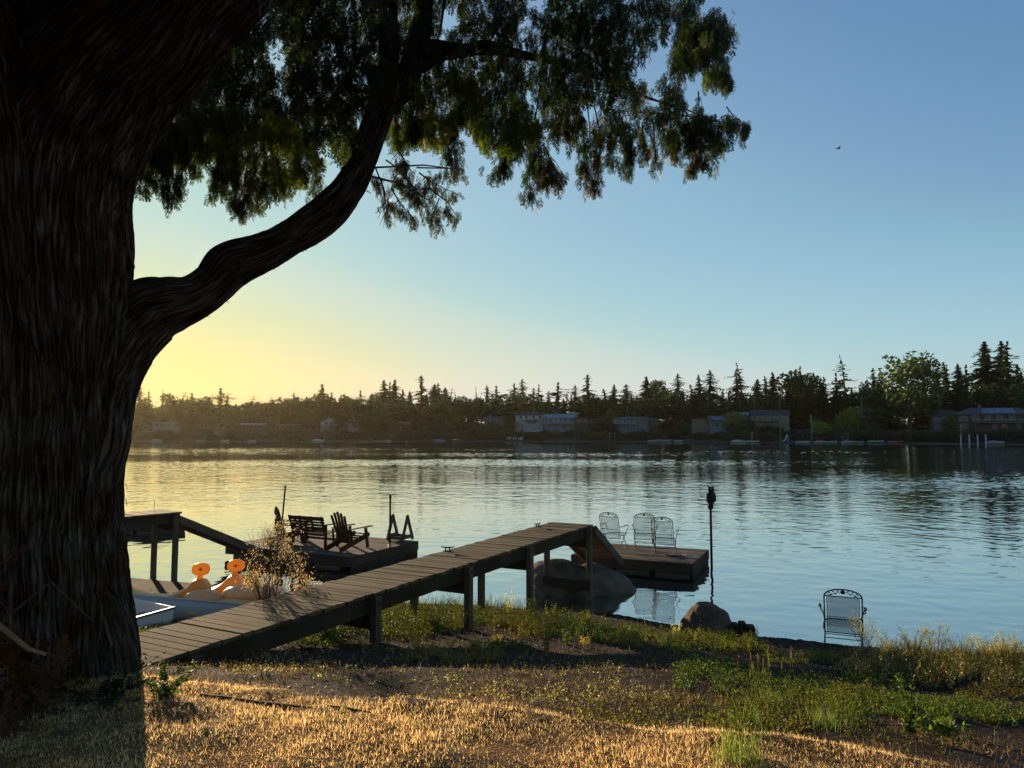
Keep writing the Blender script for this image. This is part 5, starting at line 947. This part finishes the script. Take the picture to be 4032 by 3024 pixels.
# --- houses ---
def hm(n_,c,r=.8): return mat_simple(n_,c,r,0,.12,.6,bstr=0)
HM={'white':hm('white_siding',(.30,.30,.30)),'cream':hm('cream_siding',(.19,.165,.13)),'brown':hm('brown_siding',(.06,.042,.03)),'blue':hm('blue_siding',(.13,.18,.21)),'grey':hm('grey_siding',(.09,.095,.095)),'dark':hm('dark_roof',(.03,.027,.027)),'rgrey':hm('grey_roof',(.06,.06,.065)),'rblue':hm('pale_blue_roof',(.16,.20,.22)),'rwhite':hm('white_roof',(.26,.26,.25)),'rbrown':hm('brown_roof',(.05,.03,.022)),'pv':mat_simple('solar_panel',(.03,.05,.09),.15,0,.1,2,bstr=0)}
GL=mat_simple('window_glass',(.015,.02,.025),.08,0,.2,1,bstr=0)
def house(label,x0,x1,ye,yb,s,wall,roof,style='hip',yr=None,dp=8,rz=0,win=(),balc=None,stor=1,chim=None,extras=()):
    pc=(x0+x1)/2; X0,Y0,Z0=fpos(pc,s); k=Y0/F; W=(x1-x0)*k; ze=zpx(pc,ye,Y0); zb=zpx(pc,yb,Y0); zr=zpx(pc,yr,Y0) if yr else ze+.3
    t=thing('house',label,'house',(X0,Y0,Z0-.2),R(rz)-math.atan2(X0,Y0)*.6); ez=ze-Z0+.2; bz=min(zb-Z0+.2,0)-1.2; rt=zr-Z0+.2; h=W/2
    b=MB(); b.box(-h,h,0,dp,bz,ez); b.build('wall',HM[wall],t)
    b=MB(); o=.55
    if style=='hip':
        r=min(h*.6,dp*.45); vs=[(-h-o,-o,ez),(h+o,-o,ez),(h+o,dp+o,ez),(-h-o,dp+o,ez),(-h+r,dp/2,rt),(h-r,dp/2,rt)]; b.add(vs,[(0,1,5,4),(1,2,5),(2,3,4,5),(3,0,4),(3,2,1,0)]); b.box(-h-o,h+o,-o-.02,dp+o+.02,ez-.22,ez-.004)
    elif style=='gable':   # ridge along x
        vs=[(-h-o,-o,ez-.2),(h+o,-o,ez-.2),(h+o,dp+o,ez-.2),(-h-o,dp+o,ez-.2),(-h-o,dp/2,rt),(h+o,dp/2,rt)]; b.add(vs,[(0,1,5,4),(1,2,5),(2,3,4,5),(3,0,4),(3,2,1,0)])
    elif style=='front':   # gable end towards the lake
        vs=[(-h-o,-o,ez-.2),(h+o,-o,ez-.2),(0,-o,rt),(-h-o,dp+o,ez-.2),(h+o,dp+o,ez-.2),(0,dp+o,rt)]; b.add(vs,[(0,2,5,3),(1,4,5,2),(0,3,4,1),(3,5,4)]); b.add([(-h-o,-o,ez-.2),(h+o,-o,ez-.2),(0,-o,rt),(-h-o+.5,-o-.03,ez-.15),(h+o-.5,-o-.03,ez-.15),(0,-o-.03,rt-.35)],[(0,3,5,2),(1,2,5,4)])
        q=MB(); q.add([(-h,-.02,ez-.21),(h,-.02,ez-.21),(0,-.02,rt-.3)],[(0,1,2)]); q.build('gable',HM[wall],t)
    else: b.box(-h-o-.2,h+o+.2,-o-.6,dp+o,ez,ez+.28)
    ro=b.build('roof',HM[roof],t)
    if chim: q=MB(); q.box(chim*h-.45,chim*h+.45,dp*.4,dp*.4+.8,ez,rt+1.1); q.build('chimney',HM['grey'],ro)
    for (u,v,ww,hh) in win:   # u across -1..1, v height below the eave
        q=MB(); q.box(u*h-ww/2,u*h+ww/2,-.04,.03,ez-v-hh,ez-v); f=q.build('window',HM['white'] if wall!='white' else HM['rgrey'],t); q=MB(); q.box(u*h-ww/2+.09,u*h+ww/2-.09,-.07,-.041,ez-v-hh+.09,ez-v-.09); q.build('pane',GL,f)
    if balc:
        u0,u1,v=balc; q=MB(); q.box(u0*h,u1*h,-2.2,-.01,ez-v-.2,ez-v); q.build('balcony',HM['white' if wall in('white','blue') else 'grey'],t); rq=MB(); rq.box(u0*h,u1*h,-2.2,-2.14,ez-v+.95,ez-v+1.03); nn=int((u1-u0)*h/.5)
        for i in range(nn+1): xx=u0*h+(u1-u0)*h*i/nn; rq.box(xx-.025,xx+.025,-2.2,-2.15,ez-v,ez-v+.95)
        rq.build('railing',HM['white' if wall in('white','blue','brown') else 'grey'],t)
        for i in range(4): xx=u0*h+(u1-u0)*h*(i+.1)/3.2; pq=MB(); pq.box(xx-.08,xx+.08,-2.1,-1.95,bz,ez-v-.2); pq.build('post',HM['grey'],t)
    for nm_,mt,(a0,a1,c0,c1,d0,d1) in extras: q=MB(); q.box(a0*h,a1*h,c0,c1,ez+d0,ez+d1); q.build(nm_,HM[mt],t)
    return t,(h,ez,rt,dp)
def pv(t,info,u0,u1,hipr):
    h,ez,rt,dp=info; q=MB(); sl=(rt-ez)/(dp/2+.55)
    f=lambda y:ez+sl*(y+.55)+.08; q.add([(u0*h,.2,f(.2)),(u1*h,.2,f(.2)),(u1*h,dp/2-.5,f(dp/2-.5)),(u0*h,dp/2-.5,f(dp/2-.5))],[(0,1,2,3)]); o=q.build('solar_panels',HM['pv'],t); solid(o,.06)
W4=lambda v,ww=1.3,hh=1.3,us=(-.7,-.25,.25,.7): tuple((u,v,ww,hh) for u in us)
house('white two-level house with wide decks, leftmost on the far shore',612,712,1664,1700,30,'white','rwhite','flat',balc=(-1.7,1.1,2.7),win=((-.7,.4,2,1.8),(-.3,.4,2,1.8),(.15,.4,2.2,1.8),(.6,.4,2,1.8),(-.5,3.2,2,1.6),(.2,3.2,2,1.6)),extras=(('lower_deck','white',(-1.9,.3,-4.5,-2.3,-4.3,-4.1)),))
house('low tree-hidden house with flat pale roof right of the white decked house',762,870,1668,1692,34,'brown','rgrey','flat',win=W4(.5))
house('long low house with pale blue-white roof left of centre',952,1068,1672,1690,30,'brown','rblue','gable',yr=1666,win=W4(.4,1.6,1.2),chim=.1)
house('low brown house with flat pale roof and car port',1075,1180,1672,1698,30,'brown','rwhite','flat',win=((-.6,.5,2.5,1.4),(.3,.5,3,1.4)))
house('white gabled house with tall upper room',1266,1330,1660,1692,30,'white','rgrey','front',yr=1642,win=((-.3,.3,1.3,1.2),(.3,.3,1.3,1.2)),balc=(-1,1,2.0))
house('white upper-storey house with porch columns beside the big round tree',1366,1420,1666,1692,31,'white','rgrey','front',yr=1640,win=((-.5,-.9,1.2,1.3),(.1,.6,1.2,1.5),(.6,.6,1.2,1.5)),balc=(-2.2,1,2.6))
house('small grey house between dark trees left of centre',1574,1615,1663,1688,32,'grey','rwhite','flat',win=W4(.5,.9,1.5,(-.6,0,.6)))
house('low skylit house left of the white hip-roofed house',1906,1998,1655,1672,32,'grey','rgrey','gable',yr=1640,win=((-.75,.2,2.4,1.3),(-.3,.2,1.4,1.2),(.2,.2,1.4,1.2)),chim=-.5,extras=(('skylight','rwhite',(-.9,-.4,1.0,1.3,.3,.5)),))
house('white two-storey house with dark hip roof in the middle of the shore',2030,2138,1633,1684,30,'white','dark','hip',yr=1616,dp=9,win=((-.62,.5,1.1,1.3),(-.2,.5,1.1,1.2),(.3,.5,1.1,1.2),(.75,.5,.9,1.2),(-.1,2.9,1.6,1.2),(.15,2.9,1.0,1.2),(.4,2.9,1.6,1.2),(-.85,3,1.4,1.8)),balc=(-1.5,-.45,4.3),extras=(('bay_roof','dark',(-.45,.65,-1.5,0,-2.7,-2.4)),('skylight','rwhite',(.2,.36,1.5,1.6,.95,1.3))))
house('blue two-storey house with long balcony right of the white hip-roofed house',2140,2262,1644,1682,30,'blue','rblue','gable',yr=1629,win=W4(.5,1.4,1.6,(-.8,-.55,-.2,.1,.4,.75))+W4(3.2,1.5,1.6,(-.6,-.2,.3,.7)),balc=(-1,1,2.5),chim=-.2)
house('small pavilion roof showing behind the blue balconied house',2238,2276,1628,1650,46,'cream','rwhite','hip',yr=1621,win=W4(.3,1,1,(-.4,.4)))
house('long brown flat-roofed house right of the blue balconied house',2264,2376,1646,1680,30,'brown','rbrown','flat',win=W4(.6,1.8,1.5)+W4(3,1.6,1.4,(.3,.6,.85)))
house('light blue single-storey house with grey hip roof',2414,2566,1651,1676,28,'blue','rgrey','hip',yr=1640,win=((-.75,.3,1.2,1.5),(-.4,.3,1.2,1.2),(-.05,.3,1.2,1.2),(.28,.3,1.5,1.8),(.42,.3,1.5,1.8),(.58,.3,1.5,1.8)),balc=(-1,.1,1.9))
house('pale house with shallow gable standing behind the light blue one',2490,2570,1630,1650,46,'grey','rwhite','gable',yr=1622,win=W4(.3,1.4,1.3))
house('small brown garden house against the purple-leaved tree',2556,2600,1658,1678,26,'brown','rbrown','hip',yr=1646,win=W4(.4,1,1.1,(-.4,.3)))
house('beige flat-roofed house right of the purple-leaved tree',2722,2792,1648,1692,26,'cream','rbrown','flat',win=((-.55,.7,2.0,1.4),(.35,.6,3.2,2),(.4,3.4,2.4,1.6)))
t_,i_=house('blue-grey house with solar panels on its gable roof',2793,2872,1658,1692,25,'blue','rgrey','gable',yr=1637,win=((-.7,.6,1.4,1.8),(-.3,.6,1.4,1.8),(.3,.6,1.6,1.8)),chim=.9); pv(t_,i_,-.8,.8,0)
house('grey gabled house partly hidden behind the yellow-green tree',2895,2944,1634,1672,34,'blue','rwhite','gable',yr=1622,win=((.2,.6,1.3,1.4),(.7,.6,1,1.4)))
house('big brown two-storey house with long balcony',2962,3100,1633,1678,30,'cream','dark','gable',yr=1612,dp=9,win=W4(.5,1.4,1.6,(-.85,-.62,-.3,.1,.5))+W4(3.1,1.6,1.6,(-.6,0,.4)),balc=(-1,.6,2.5))
house('dark-roofed house half hidden between the willow and the large leafy tree',3394,3446,1628,1650,40,'grey','dark','hip',yr=1600,win=W4(.5,1.2,1.2,(-.4,.3)))
house('low grey house with skylight right of the large leafy tree',3676,3782,1636,1668,32,'grey','dark','hip',yr=1612,win=W4(.7,1.4,1.3),extras=(('skylight','rwhite',(-.45,-.2,1.2,1.8,.6,.9)),))
house('little cupola roof above the low grey house',3742,3778,1592,1618,52,'grey','dark','hip',yr=1570,win=W4(.4,.9,1,(-.3,.3)))
t_,i_=house('large brown two-storey house with solar roof at the right edge',3785,4060,1630,1692,28,'brown','rgrey','hip',yr=1604,dp=11,win=((-.85,.7,2.4,1.7),(-.55,.5,2.2,1.6),(-.25,.6,1.6,1.5),(.05,.6,1.6,1.5),(.35,.6,1.6,1.5),(-.85,3.6,2.2,1.4),(-.1,3.5,1.2,1.8),(.5,3.3,1.3,2.2),(.15,3.5,1.6,1.6)),balc=(-.65,1,2.9),chim=-.35); pv(t_,i_,-.35,.45,0)
house('long brown roof standing behind the solar-roofed house',3830,4080,1607,1630,50,'brown','rbrown','gable',yr=1590,win=W4(.4,1.2,1))
# --- utility poles ---
for px,yt,yb,lm in ((1068,1640,1672,'near the long pale-roofed house'),(2072,1588,1620,'behind the white hip-roofed house'),(2468,1596,1645,'left pole behind the light blue house'),(2499,1606,1645,'right pole behind the light blue house'),(2783,1592,1648,'behind the beige flat-roofed house'),(3068,1565,1614,'behind the big brown two-storey house'),(2968,1560,1618,'left of the big brown two-storey house'),(3390,1554,1612,'left of the half hidden dark-roofed house'),(685,1630,1665,'above the white decked house')):
    s=40; X0,Y0,Z0=fpos(px,s); t=thing('utility_pole','wooden utility pole '+lm,'utility pole',(X0,Y0,Z0-.3),0,'utility poles of the far shore'); H=zpx(px,yt,Y0)-Z0
    b=MB(); b.tube([(0,0,0),(0,0,H)],[.17,.13],6); b.build('pole_shaft',HM['cream'],t); b=MB(); b.box(-.9,.9,-.06,.06,H-.9,H-.75); b.build('crossarm',HM['brown'],t); b=MB(); b.tube([(-.32,0,H-2.1),(-.32,0,H-1.2)],.22,8); b.build('transformer',HM['rgrey'],t)
# --- shore furniture, boats ---
def fthing(name,label,cat,px,s,dz=0,rz=0,group=None,onwater=False):
    X0,Y0,Z0=fpos(px,s); return thing(name,label,cat,(X0,Y0,(0 if onwater else Z0)+dz),rz,group)
def boat(label,px,s,L=4.5,W=1.6,Hh=.7,col='white',rz=.3,cover=None,onwater=True,mast=0,name='boat'):
    t=fthing(name,label,'boat',px,s,0,rz,None,onwater); secs=[]
    for k,wf,b0 in ((0,.85,.1),(.3,1,.05),(.6,.9,.08),(.85,.5,.2),(1,.04,.45)): secs.append([((k-.5)*L,y*wf*W/2,b0*Hh+(Hh*(1+.25*k)-b0*Hh)*z) for y,z in ((-1,1),(-.85,.4),(0,0),(.85,.4),(1,1))])
    b=loft(secs); b.f+= [(0,1,2,3,4)]; b.f+=[tuple([i*5+4 for i in range(5)][::-1]+[i*5 for i in range(5)])] ; b.build('hull',HM[col] if col in HM else col,t)
    if cover: q=MB(); q.ball((-.1*L,0,Hh*1.05),(L*.33,W*.42,.45)); q.build('cover',cover,t,True)
    if mast: q=MB(); q.tube([(0,0,Hh),(.25,0,Hh+mast)],.07,5); q.build('mast',HM['rwhite'],t); q=MB(); q.tube([(.05,.1,Hh+.5),(.3,.12,Hh+mast*.9)],.16,5); q.build('furled_sail',HM['white'],t)
    return t
def dock(label,px,s,L,rz,W=1.3,zt=.45):
    t=fthing('shore_dock',label,'dock',px,s,0,rz,None,True); b=MB(); n=int(L/.5)
    for i in range(n): b.box(-W/2,W/2,-L+i*L/n,-L+(i+1)*L/n-.05,zt-.12,zt,random.uniform(.4,.6))
    b.build('decking',M['deck_side'],t)
    for i in range(3):
        for sx in (-1,1): q=MB(); q.box(sx*W/2-.07,sx*W/2+.07,-L+.2+i*L*.4,-L+.34+i*L*.4,-.8,zt+.25); q.build('post',M['post'],t)
    return t
BL=hm('blue_cover',(.06,.14,.33),.6); TN=hm('tan_cover',(.40,.33,.20)); ORr=hm('red_orange_hull',(.5,.13,.06)); WH=hm('white_cover',(.34,.34,.34)); LB=hm('pale_blue_slide',(.35,.55,.65))
for a in ((700,1,9,.9,'low dock left of the tree-hidden house'),(990,1,8,1.1,'short slanting dock below the long pale-roofed house'),(1100,0,8,1.5,'flat dock below the low brown house'),(1355,2,8,.8,'slanting dock left of the lake paddler'),(1460,2,9,.9,'slanting pale dock below the big round tree'),(1580,2,9,1.0,'dock slanting to the paddler'),(1660,2,9,.8,'dock right of the paddler'),(1975,2,9,.7,'dock beside the covered chairs'),(2350,0,14,1.45,'long low dock with two white posts'),(2640,0,16,1.5,'long low dock below the purple-leaved tree'),(2730,1,10,.9,'dock with railings right of the purple-leaved tree'),(2900,0,12,1.4,'dock with sailboat below the yellow-green tree'),(3130,0,18,1.5,'long dock in front of the small willow'),(3300,0,14,-1.0,'dark dock in front of the large willow'),(3820,0,22,1.5,'long dock with four tall white posts'),(3050,0,12,1.5,'dock with the pale slide')):
    dock(a[4],a[0],a[1],a[2],a[3])
for a in ((625,1,5,'white','white boats pulled up below the white decked house',dict(cover=WH)),(800,2,4,'white','small white boat below the tree-hidden house',{}),(895,1,3.5,'white','white rowing boat left of the long pale-roofed house',{}),(1000,0,3.5,'white','little white boat below the long pale-roofed house',{}),(1258,-1,5,'white','white covered boat below the white gabled house',dict(cover=WH)),(1510,-1,8,'white','long white boat below the big round tree',{}),(1730,-1,5,'blue','blue-white boat right of the paddler',dict(cover=BL)),(1800,-1,5,'rgrey','boat under a tan canopy left of the skylit house',dict(cover=TN)),(2578,2,6,'white','white boat with outriggers left of the purple-leaved tree',{}),(2615,2,5,'white','white dinghy just left of the purple-leaved tree',{}),(2668,1,3.5,'white','small white skiff below the purple-leaved tree',{}),(2905,0,6,'white','white motor boat beside the sailboat',dict(cover=WH)),(2955,1,6,'white','small sailboat with furled sail below the yellow-green tree',dict(mast=3.6,rz=.1)),(3155,-1,5,'white','white boat moored at the long dock before the small willow',{}),(3222,0,4,'white','red and white boat under a dark canopy by the small willow',dict(cover=hm('red_flag',(.5,.1,.07)))),(3258,0,5,'white','white boat next to the dark canopy boat',{}),(3335,0,5,'white','white and dark boat on the dock before the large willow',dict(cover=BL)),(3365,0,6,'cream','cream boat moored below the large willow',{}),(3440,4,5,'white','white boat on the beach below the large leafy tree',{}),(3520,5,6,ORr,'orange-red kayak lying on the beach below the large leafy tree',dict(W=.9,Hh=.5)),(3908,2,6,'white','white boat with blue cover on the right beach',dict(cover=BL))):
    k=dict(a[5]); k.setdefault('rz',random.uniform(-.4,.4)); boat(a[4],a[0],a[1],a[2],col=a[3],onwater=a[1]<=0,name='kayak' if 'kayak' in a[4] else 'boat',**k)
for px,lb in ((2004,'left white canvas chair shelter on the far dock'),(2027,'middle white canvas chair shelter on the far dock'),(2050,'right white canvas chair shelter on the far dock')):
    t=fthing('canvas_shelter',lb,'shelter',px,3,.2,0,'white canvas shelters'); b=MB(); b.box(-.9,.9,0,.9,0,.5); b.build('seat_base',HM['grey'],t); b=MB(); b.prism([(-.2,.5),(-.1,1.2),(.35,1.6),(1,1.6),(1,.5)],lambda p:(-.9,p[0],p[1]),lambda p:(.9,p[0],p[1])); b.build('canvas_hood',WH,t)
for i,(px,py) in enumerate(((3778,1716),(3811,1713),(3844,1713),(3876,1713))):
    X0=(px-2016)/F*(dsh(px)-4); Y0=float(dsh(px)-4); t=thing('white_piling',('first','second','third','fourth')[i]+' white piling from the left on the long right-hand dock','piling',(X0,Y0,-.5),0,'white pilings of the right-hand dock'); H=zpx(px,py,Y0)+.5; b=MB(); b.tube([(0,0,0),(0,0,H)],.2,8); b.build('shaft',HM['white'],t); b=MB(); b.tube([(0,0,H),(0,0,H+.18)],[.24,.1],8); b.build('cap',WH,t)
t=fthing('flagpole','thin white flagpole behind the first white piling','flagpole',3776,3); H=6; b=MB(); b.tube([(0,0,0),(0,0,H)],.06,6); b.build('shaft',HM['white'],t); b=MB(); b.ball((0,0,H),.1); b.build('finial',HM['white'],t)
for px,py,lb in ((3068,1660,'slender pole with box at the slide dock'),(3190,1640,'tall thin pole left of the small willow'),(2398,1708,'left white post of the low far dock'),(2420,1708,'right white post of the low far dock'),(2262,1704,'short white post below the blue balconied house')):
    t=fthing('shore_post',lb,'post',px,1,-.3); H=zpx(px,py,dsh(px)+1)+.3; b=MB(); b.tube([(0,0,0),(0,0,H)],.1,6); b.build('shaft',HM['cream'],t); b=MB(); b.box(-.16,.16,-.16,.16,H,H+.2); b.build('cap',HM['rwhite'],t)
t=fthing('water_slide','pale blue curved slide on the dock right of the sailboat','slide',3085,1,.4); b=MB(); P=[(.9,0,2.6),(.6,0,2.3),(.3,0,1.3),(-.2,0,.5),(-1,0,.2)]; 
for i in range(4): b.beam(P[i],P[i+1],.6,.1)
b.build('chute',LB,t); b=MB()
for i in range(6): b.box(1.0,1.06,-.25,.25,i*.42,i*.42+.06)
b.box(.98,1.1,-.3,-.24,0,2.6); b.box(.98,1.1,.24,.3,0,2.6); b.build('ladder',WH,t)
t=fthing('swing_frame','pale swing frame on the dock below the large willow','swing frame',3322,2,.2); b=MB()
for x in (-.9,.9): b.tube([(x-.3,0,0),(x,0,3),(x+.3,0,0)],.06,5)
b.tube([(-.9,0,3),(.9,0,3)],.06,5); b.build('frame',HM['cream'],t)
b=MB(); b.box(-.3,.3,-.1,.1,.9,.96); b.tube([(-.28,0,.96),(-.28,0,3)],.02,4); b.tube([(.28,0,.96),(.28,0,3)],.02,4); b.build('swing_seat',HM['cream'],t)
for i,(px,lb) in enumerate(((2124,'left white garden chair on the far bank'),(2134,'middle white garden chair on the far bank'),(2143,'right white garden chair on the far bank'))):
    t=fthing('garden_chair',lb,'chair',px,9,0,0,'white garden chairs on the far bank'); b=MB(); b.box(-.35,.35,-.3,.3,.4,.46); b.build('seat',WH,t); b=MB(); b.beam((0,.28,.46),(0,.42,1.1),.7,.05,up=(0,1,0)); b.build('backrest',WH,t)
    for sx in (-1,1):
        for sy in (-1,1): b=MB(); b.box(sx*.31-.03,sx*.31+.03,sy*.26-.03,sy*.26+.03,0,.4); b.build('leg',WH,t)
# --- people, far away ---
def skinned(name,pts,edges,rad,mat,parent):
    me=bpy.data.meshes.new(name); me.from_pydata(pts,edges,[]); o=link(name,me,mat,parent); md=o.modifiers.new('skin','SKIN'); 
    for v,r_ in zip(me.skin_vertices[0].data,rad): v.radius=(r_,r_)
    me.skin_vertices[0].data[0].use_root=True; s=o.modifiers.new('sub','SUBSURF'); s.levels=s.render_levels=1; return o
SK=mat_simple('skin',(.35,.2,.14),.6,bstr=0); RD=mat_simple('red_vest',(.45,.06,.05),.7,bstr=0)
px=1600; Y0=252.; X0=(px-2016)/F*Y0
kb=thing('paddle_kayak','small kayak carrying the paddler on the open lake','kayak',(X0,Y0,0),.15); secs=[]
for k,wf in ((0,.02),(.15,.5),(.5,1),(.85,.5),(1,.02)): secs.append([((k-.5)*3.6,y*wf*.36,z*.3+.12*abs(k-.5)) for y,z in ((-.4,1.05),(-1,.9),(-.8,.3),(0,-.2),(.8,.3),(1,.9),(.4,1.05),(0,1.1),(-.4,1.05))])
b=loft(secs); b.build('hull',HM['rgrey'],kb,True); b=MB(); b.tube([(-.35,0,.33),(0,.2,.345),(.35,0,.33),(0,-.2,.345),(-.35,0,.33)],.03,5); b.build('cockpit_rim',HM['dark'],kb)
pr=thing('person','person in a red vest sitting in a kayak and paddling, far out on the lake','person',(X0,Y0,.3),.15)
pts=[(0,0,.0),(0,0,.28),(0,0,.5),(0,0,.62),(0,0,.72),(.0,0,.84),(.05,-.22,.48),(.25,-.34,.3),(.45,-.3,.45),(.05,.22,.48),(.25,.34,.35),(.45,.36,.35),(.35,-.1,.05),(.8,-.1,.02),(.35,.1,.05),(.8,.1,.02)]
skinned('body',pts,[(0,1),(1,2),(2,3),(3,4),(4,5),(2,6),(6,7),(7,8),(2,9),(9,10),(10,11),(0,12),(12,13),(0,14),(14,15)],[.15,.15,.16,.06,.10,.08,.06,.045,.035,.06,.045,.035,.08,.05,.08,.05],SK,pr)
b=MB(); b.ball((0,0,.36),(.19,.22,.26)); b.build('vest',RD,pr,True); b=MB(); b.ball((-.02,0,.84),(.12,.11,.09)); b.build('hair',HM['brown'],pr,True)
pd=thing('paddle','double-bladed paddle held by the kayak paddler','paddle',(X0+.45,Y0,.75),.15); b=MB(); b.tube([(0,-1,-.05),(0,1,.1)],.02,5); b.build('shaft',HM['dark'],pd)
for s_ in (-1,1): b=MB(); b.ball((0,s_*1.15,.025+s_*.085),(.03,.22,.09)); b.build('blade',HM['rwhite'],pd,True)
px=755; Y0=262.; boat('low dark boat crossing the lake on the left side',755,-36,4.0,1.3,.45,'rgrey',.1)
X0,Y0,Z0=fpos(1121,4); pr=thing('person','person in white standing on the far beach below the low brown house','person',(X0,Y0,Z0),0)
pts=[(0,0,.92),(0,0,1.2),(0,0,1.42),(0,0,1.52),(0,0,1.62),(0,0,1.72),(.2,0,1.4),(.27,.02,1.12),(.25,-.08,.88),(-.2,0,1.4),(-.3,.02,1.12),(-.2,-.15,1.0),(.1,0,.88),(.11,0,.48),(.12,0,.06),(.12,-.14,.03),(-.1,0,.88),(-.12,0,.48),(-.13,0,.06),(-.13,-.14,.03)]
skinned('body',pts,[(0,1),(1,2),(2,3),(3,4),(4,5),(2,6),(6,7),(7,8),(2,9),(9,10),(10,11),(0,12),(12,13),(13,14),(14,15),(0,16),(16,17),(17,18),(18,19)],[.14,.13,.15,.06,.09,.08,.06,.045,.035,.06,.045,.035,.09,.06,.045,.04,.09,.06,.045,.04],SK,pr)
b=MB(); b.ball((0,0,1.22),(.21,.15,.34)); b.build('shirt',WH,pr,True); b=MB(); b.ball((0,.01,.84),(.18,.14,.2)); b.build('shorts',HM['dark'],pr,True); b=MB(); b.ball((0,.02,1.72),(.1,.11,.08)); b.build('hair',HM['brown'],pr,True)
# --- a bird ---
p=at(3301,585,60); t=thing('bird','small dark bird flying high in the empty sky','bird',p,R(20)); b=MB(); b.ball((0,0,0),(.17,.05,.05)); b.tube([(-.1,0,0),(-.3,0,.02)],[.035,.02],5); b.tube([(.14,0,.02),(.24,0,.0)],[.03,.005],5); b.build('body',M['iron'],t,True)
for s_ in (-1,1): b=MB(); b.add([(.1,s_*.03,.02),(.05,s_*.22,.13),(-.02,s_*.38,.08),(-.07,s_*.2,.11),(-.09,s_*.03,.02)],[(0,1,2,3,4)]); o=b.build('wing',M['iron'],t); solid(o,.01)

# ---------------- evening air ----------------
hz=MB(); hz.box(-1100,1100,-60,900,-3,75); ho=hz.build('haze',None); ho['kind']='stuff'; ho['label']='thin warm evening haze over the lake'; ho['category']='haze'
m=bpy.data.materials.new('haze_air'); m.use_nodes=True; n=m.node_tree.nodes; n.remove(n['Principled BSDF']); v=n.new('ShaderNodeVolumePrincipled'); v.inputs['Density'].default_value=.000032; v.inputs['Color'].default_value=(.95,.82,.55,1); v.inputs['Anisotropy'].default_value=.7
m.node_tree.links.new(v.outputs[0],n['Material Output'].inputs['Volume']); ho.data.materials.append(m)
S.cycles.volume_bounces=0; S.cycles.volume_step_rate=10
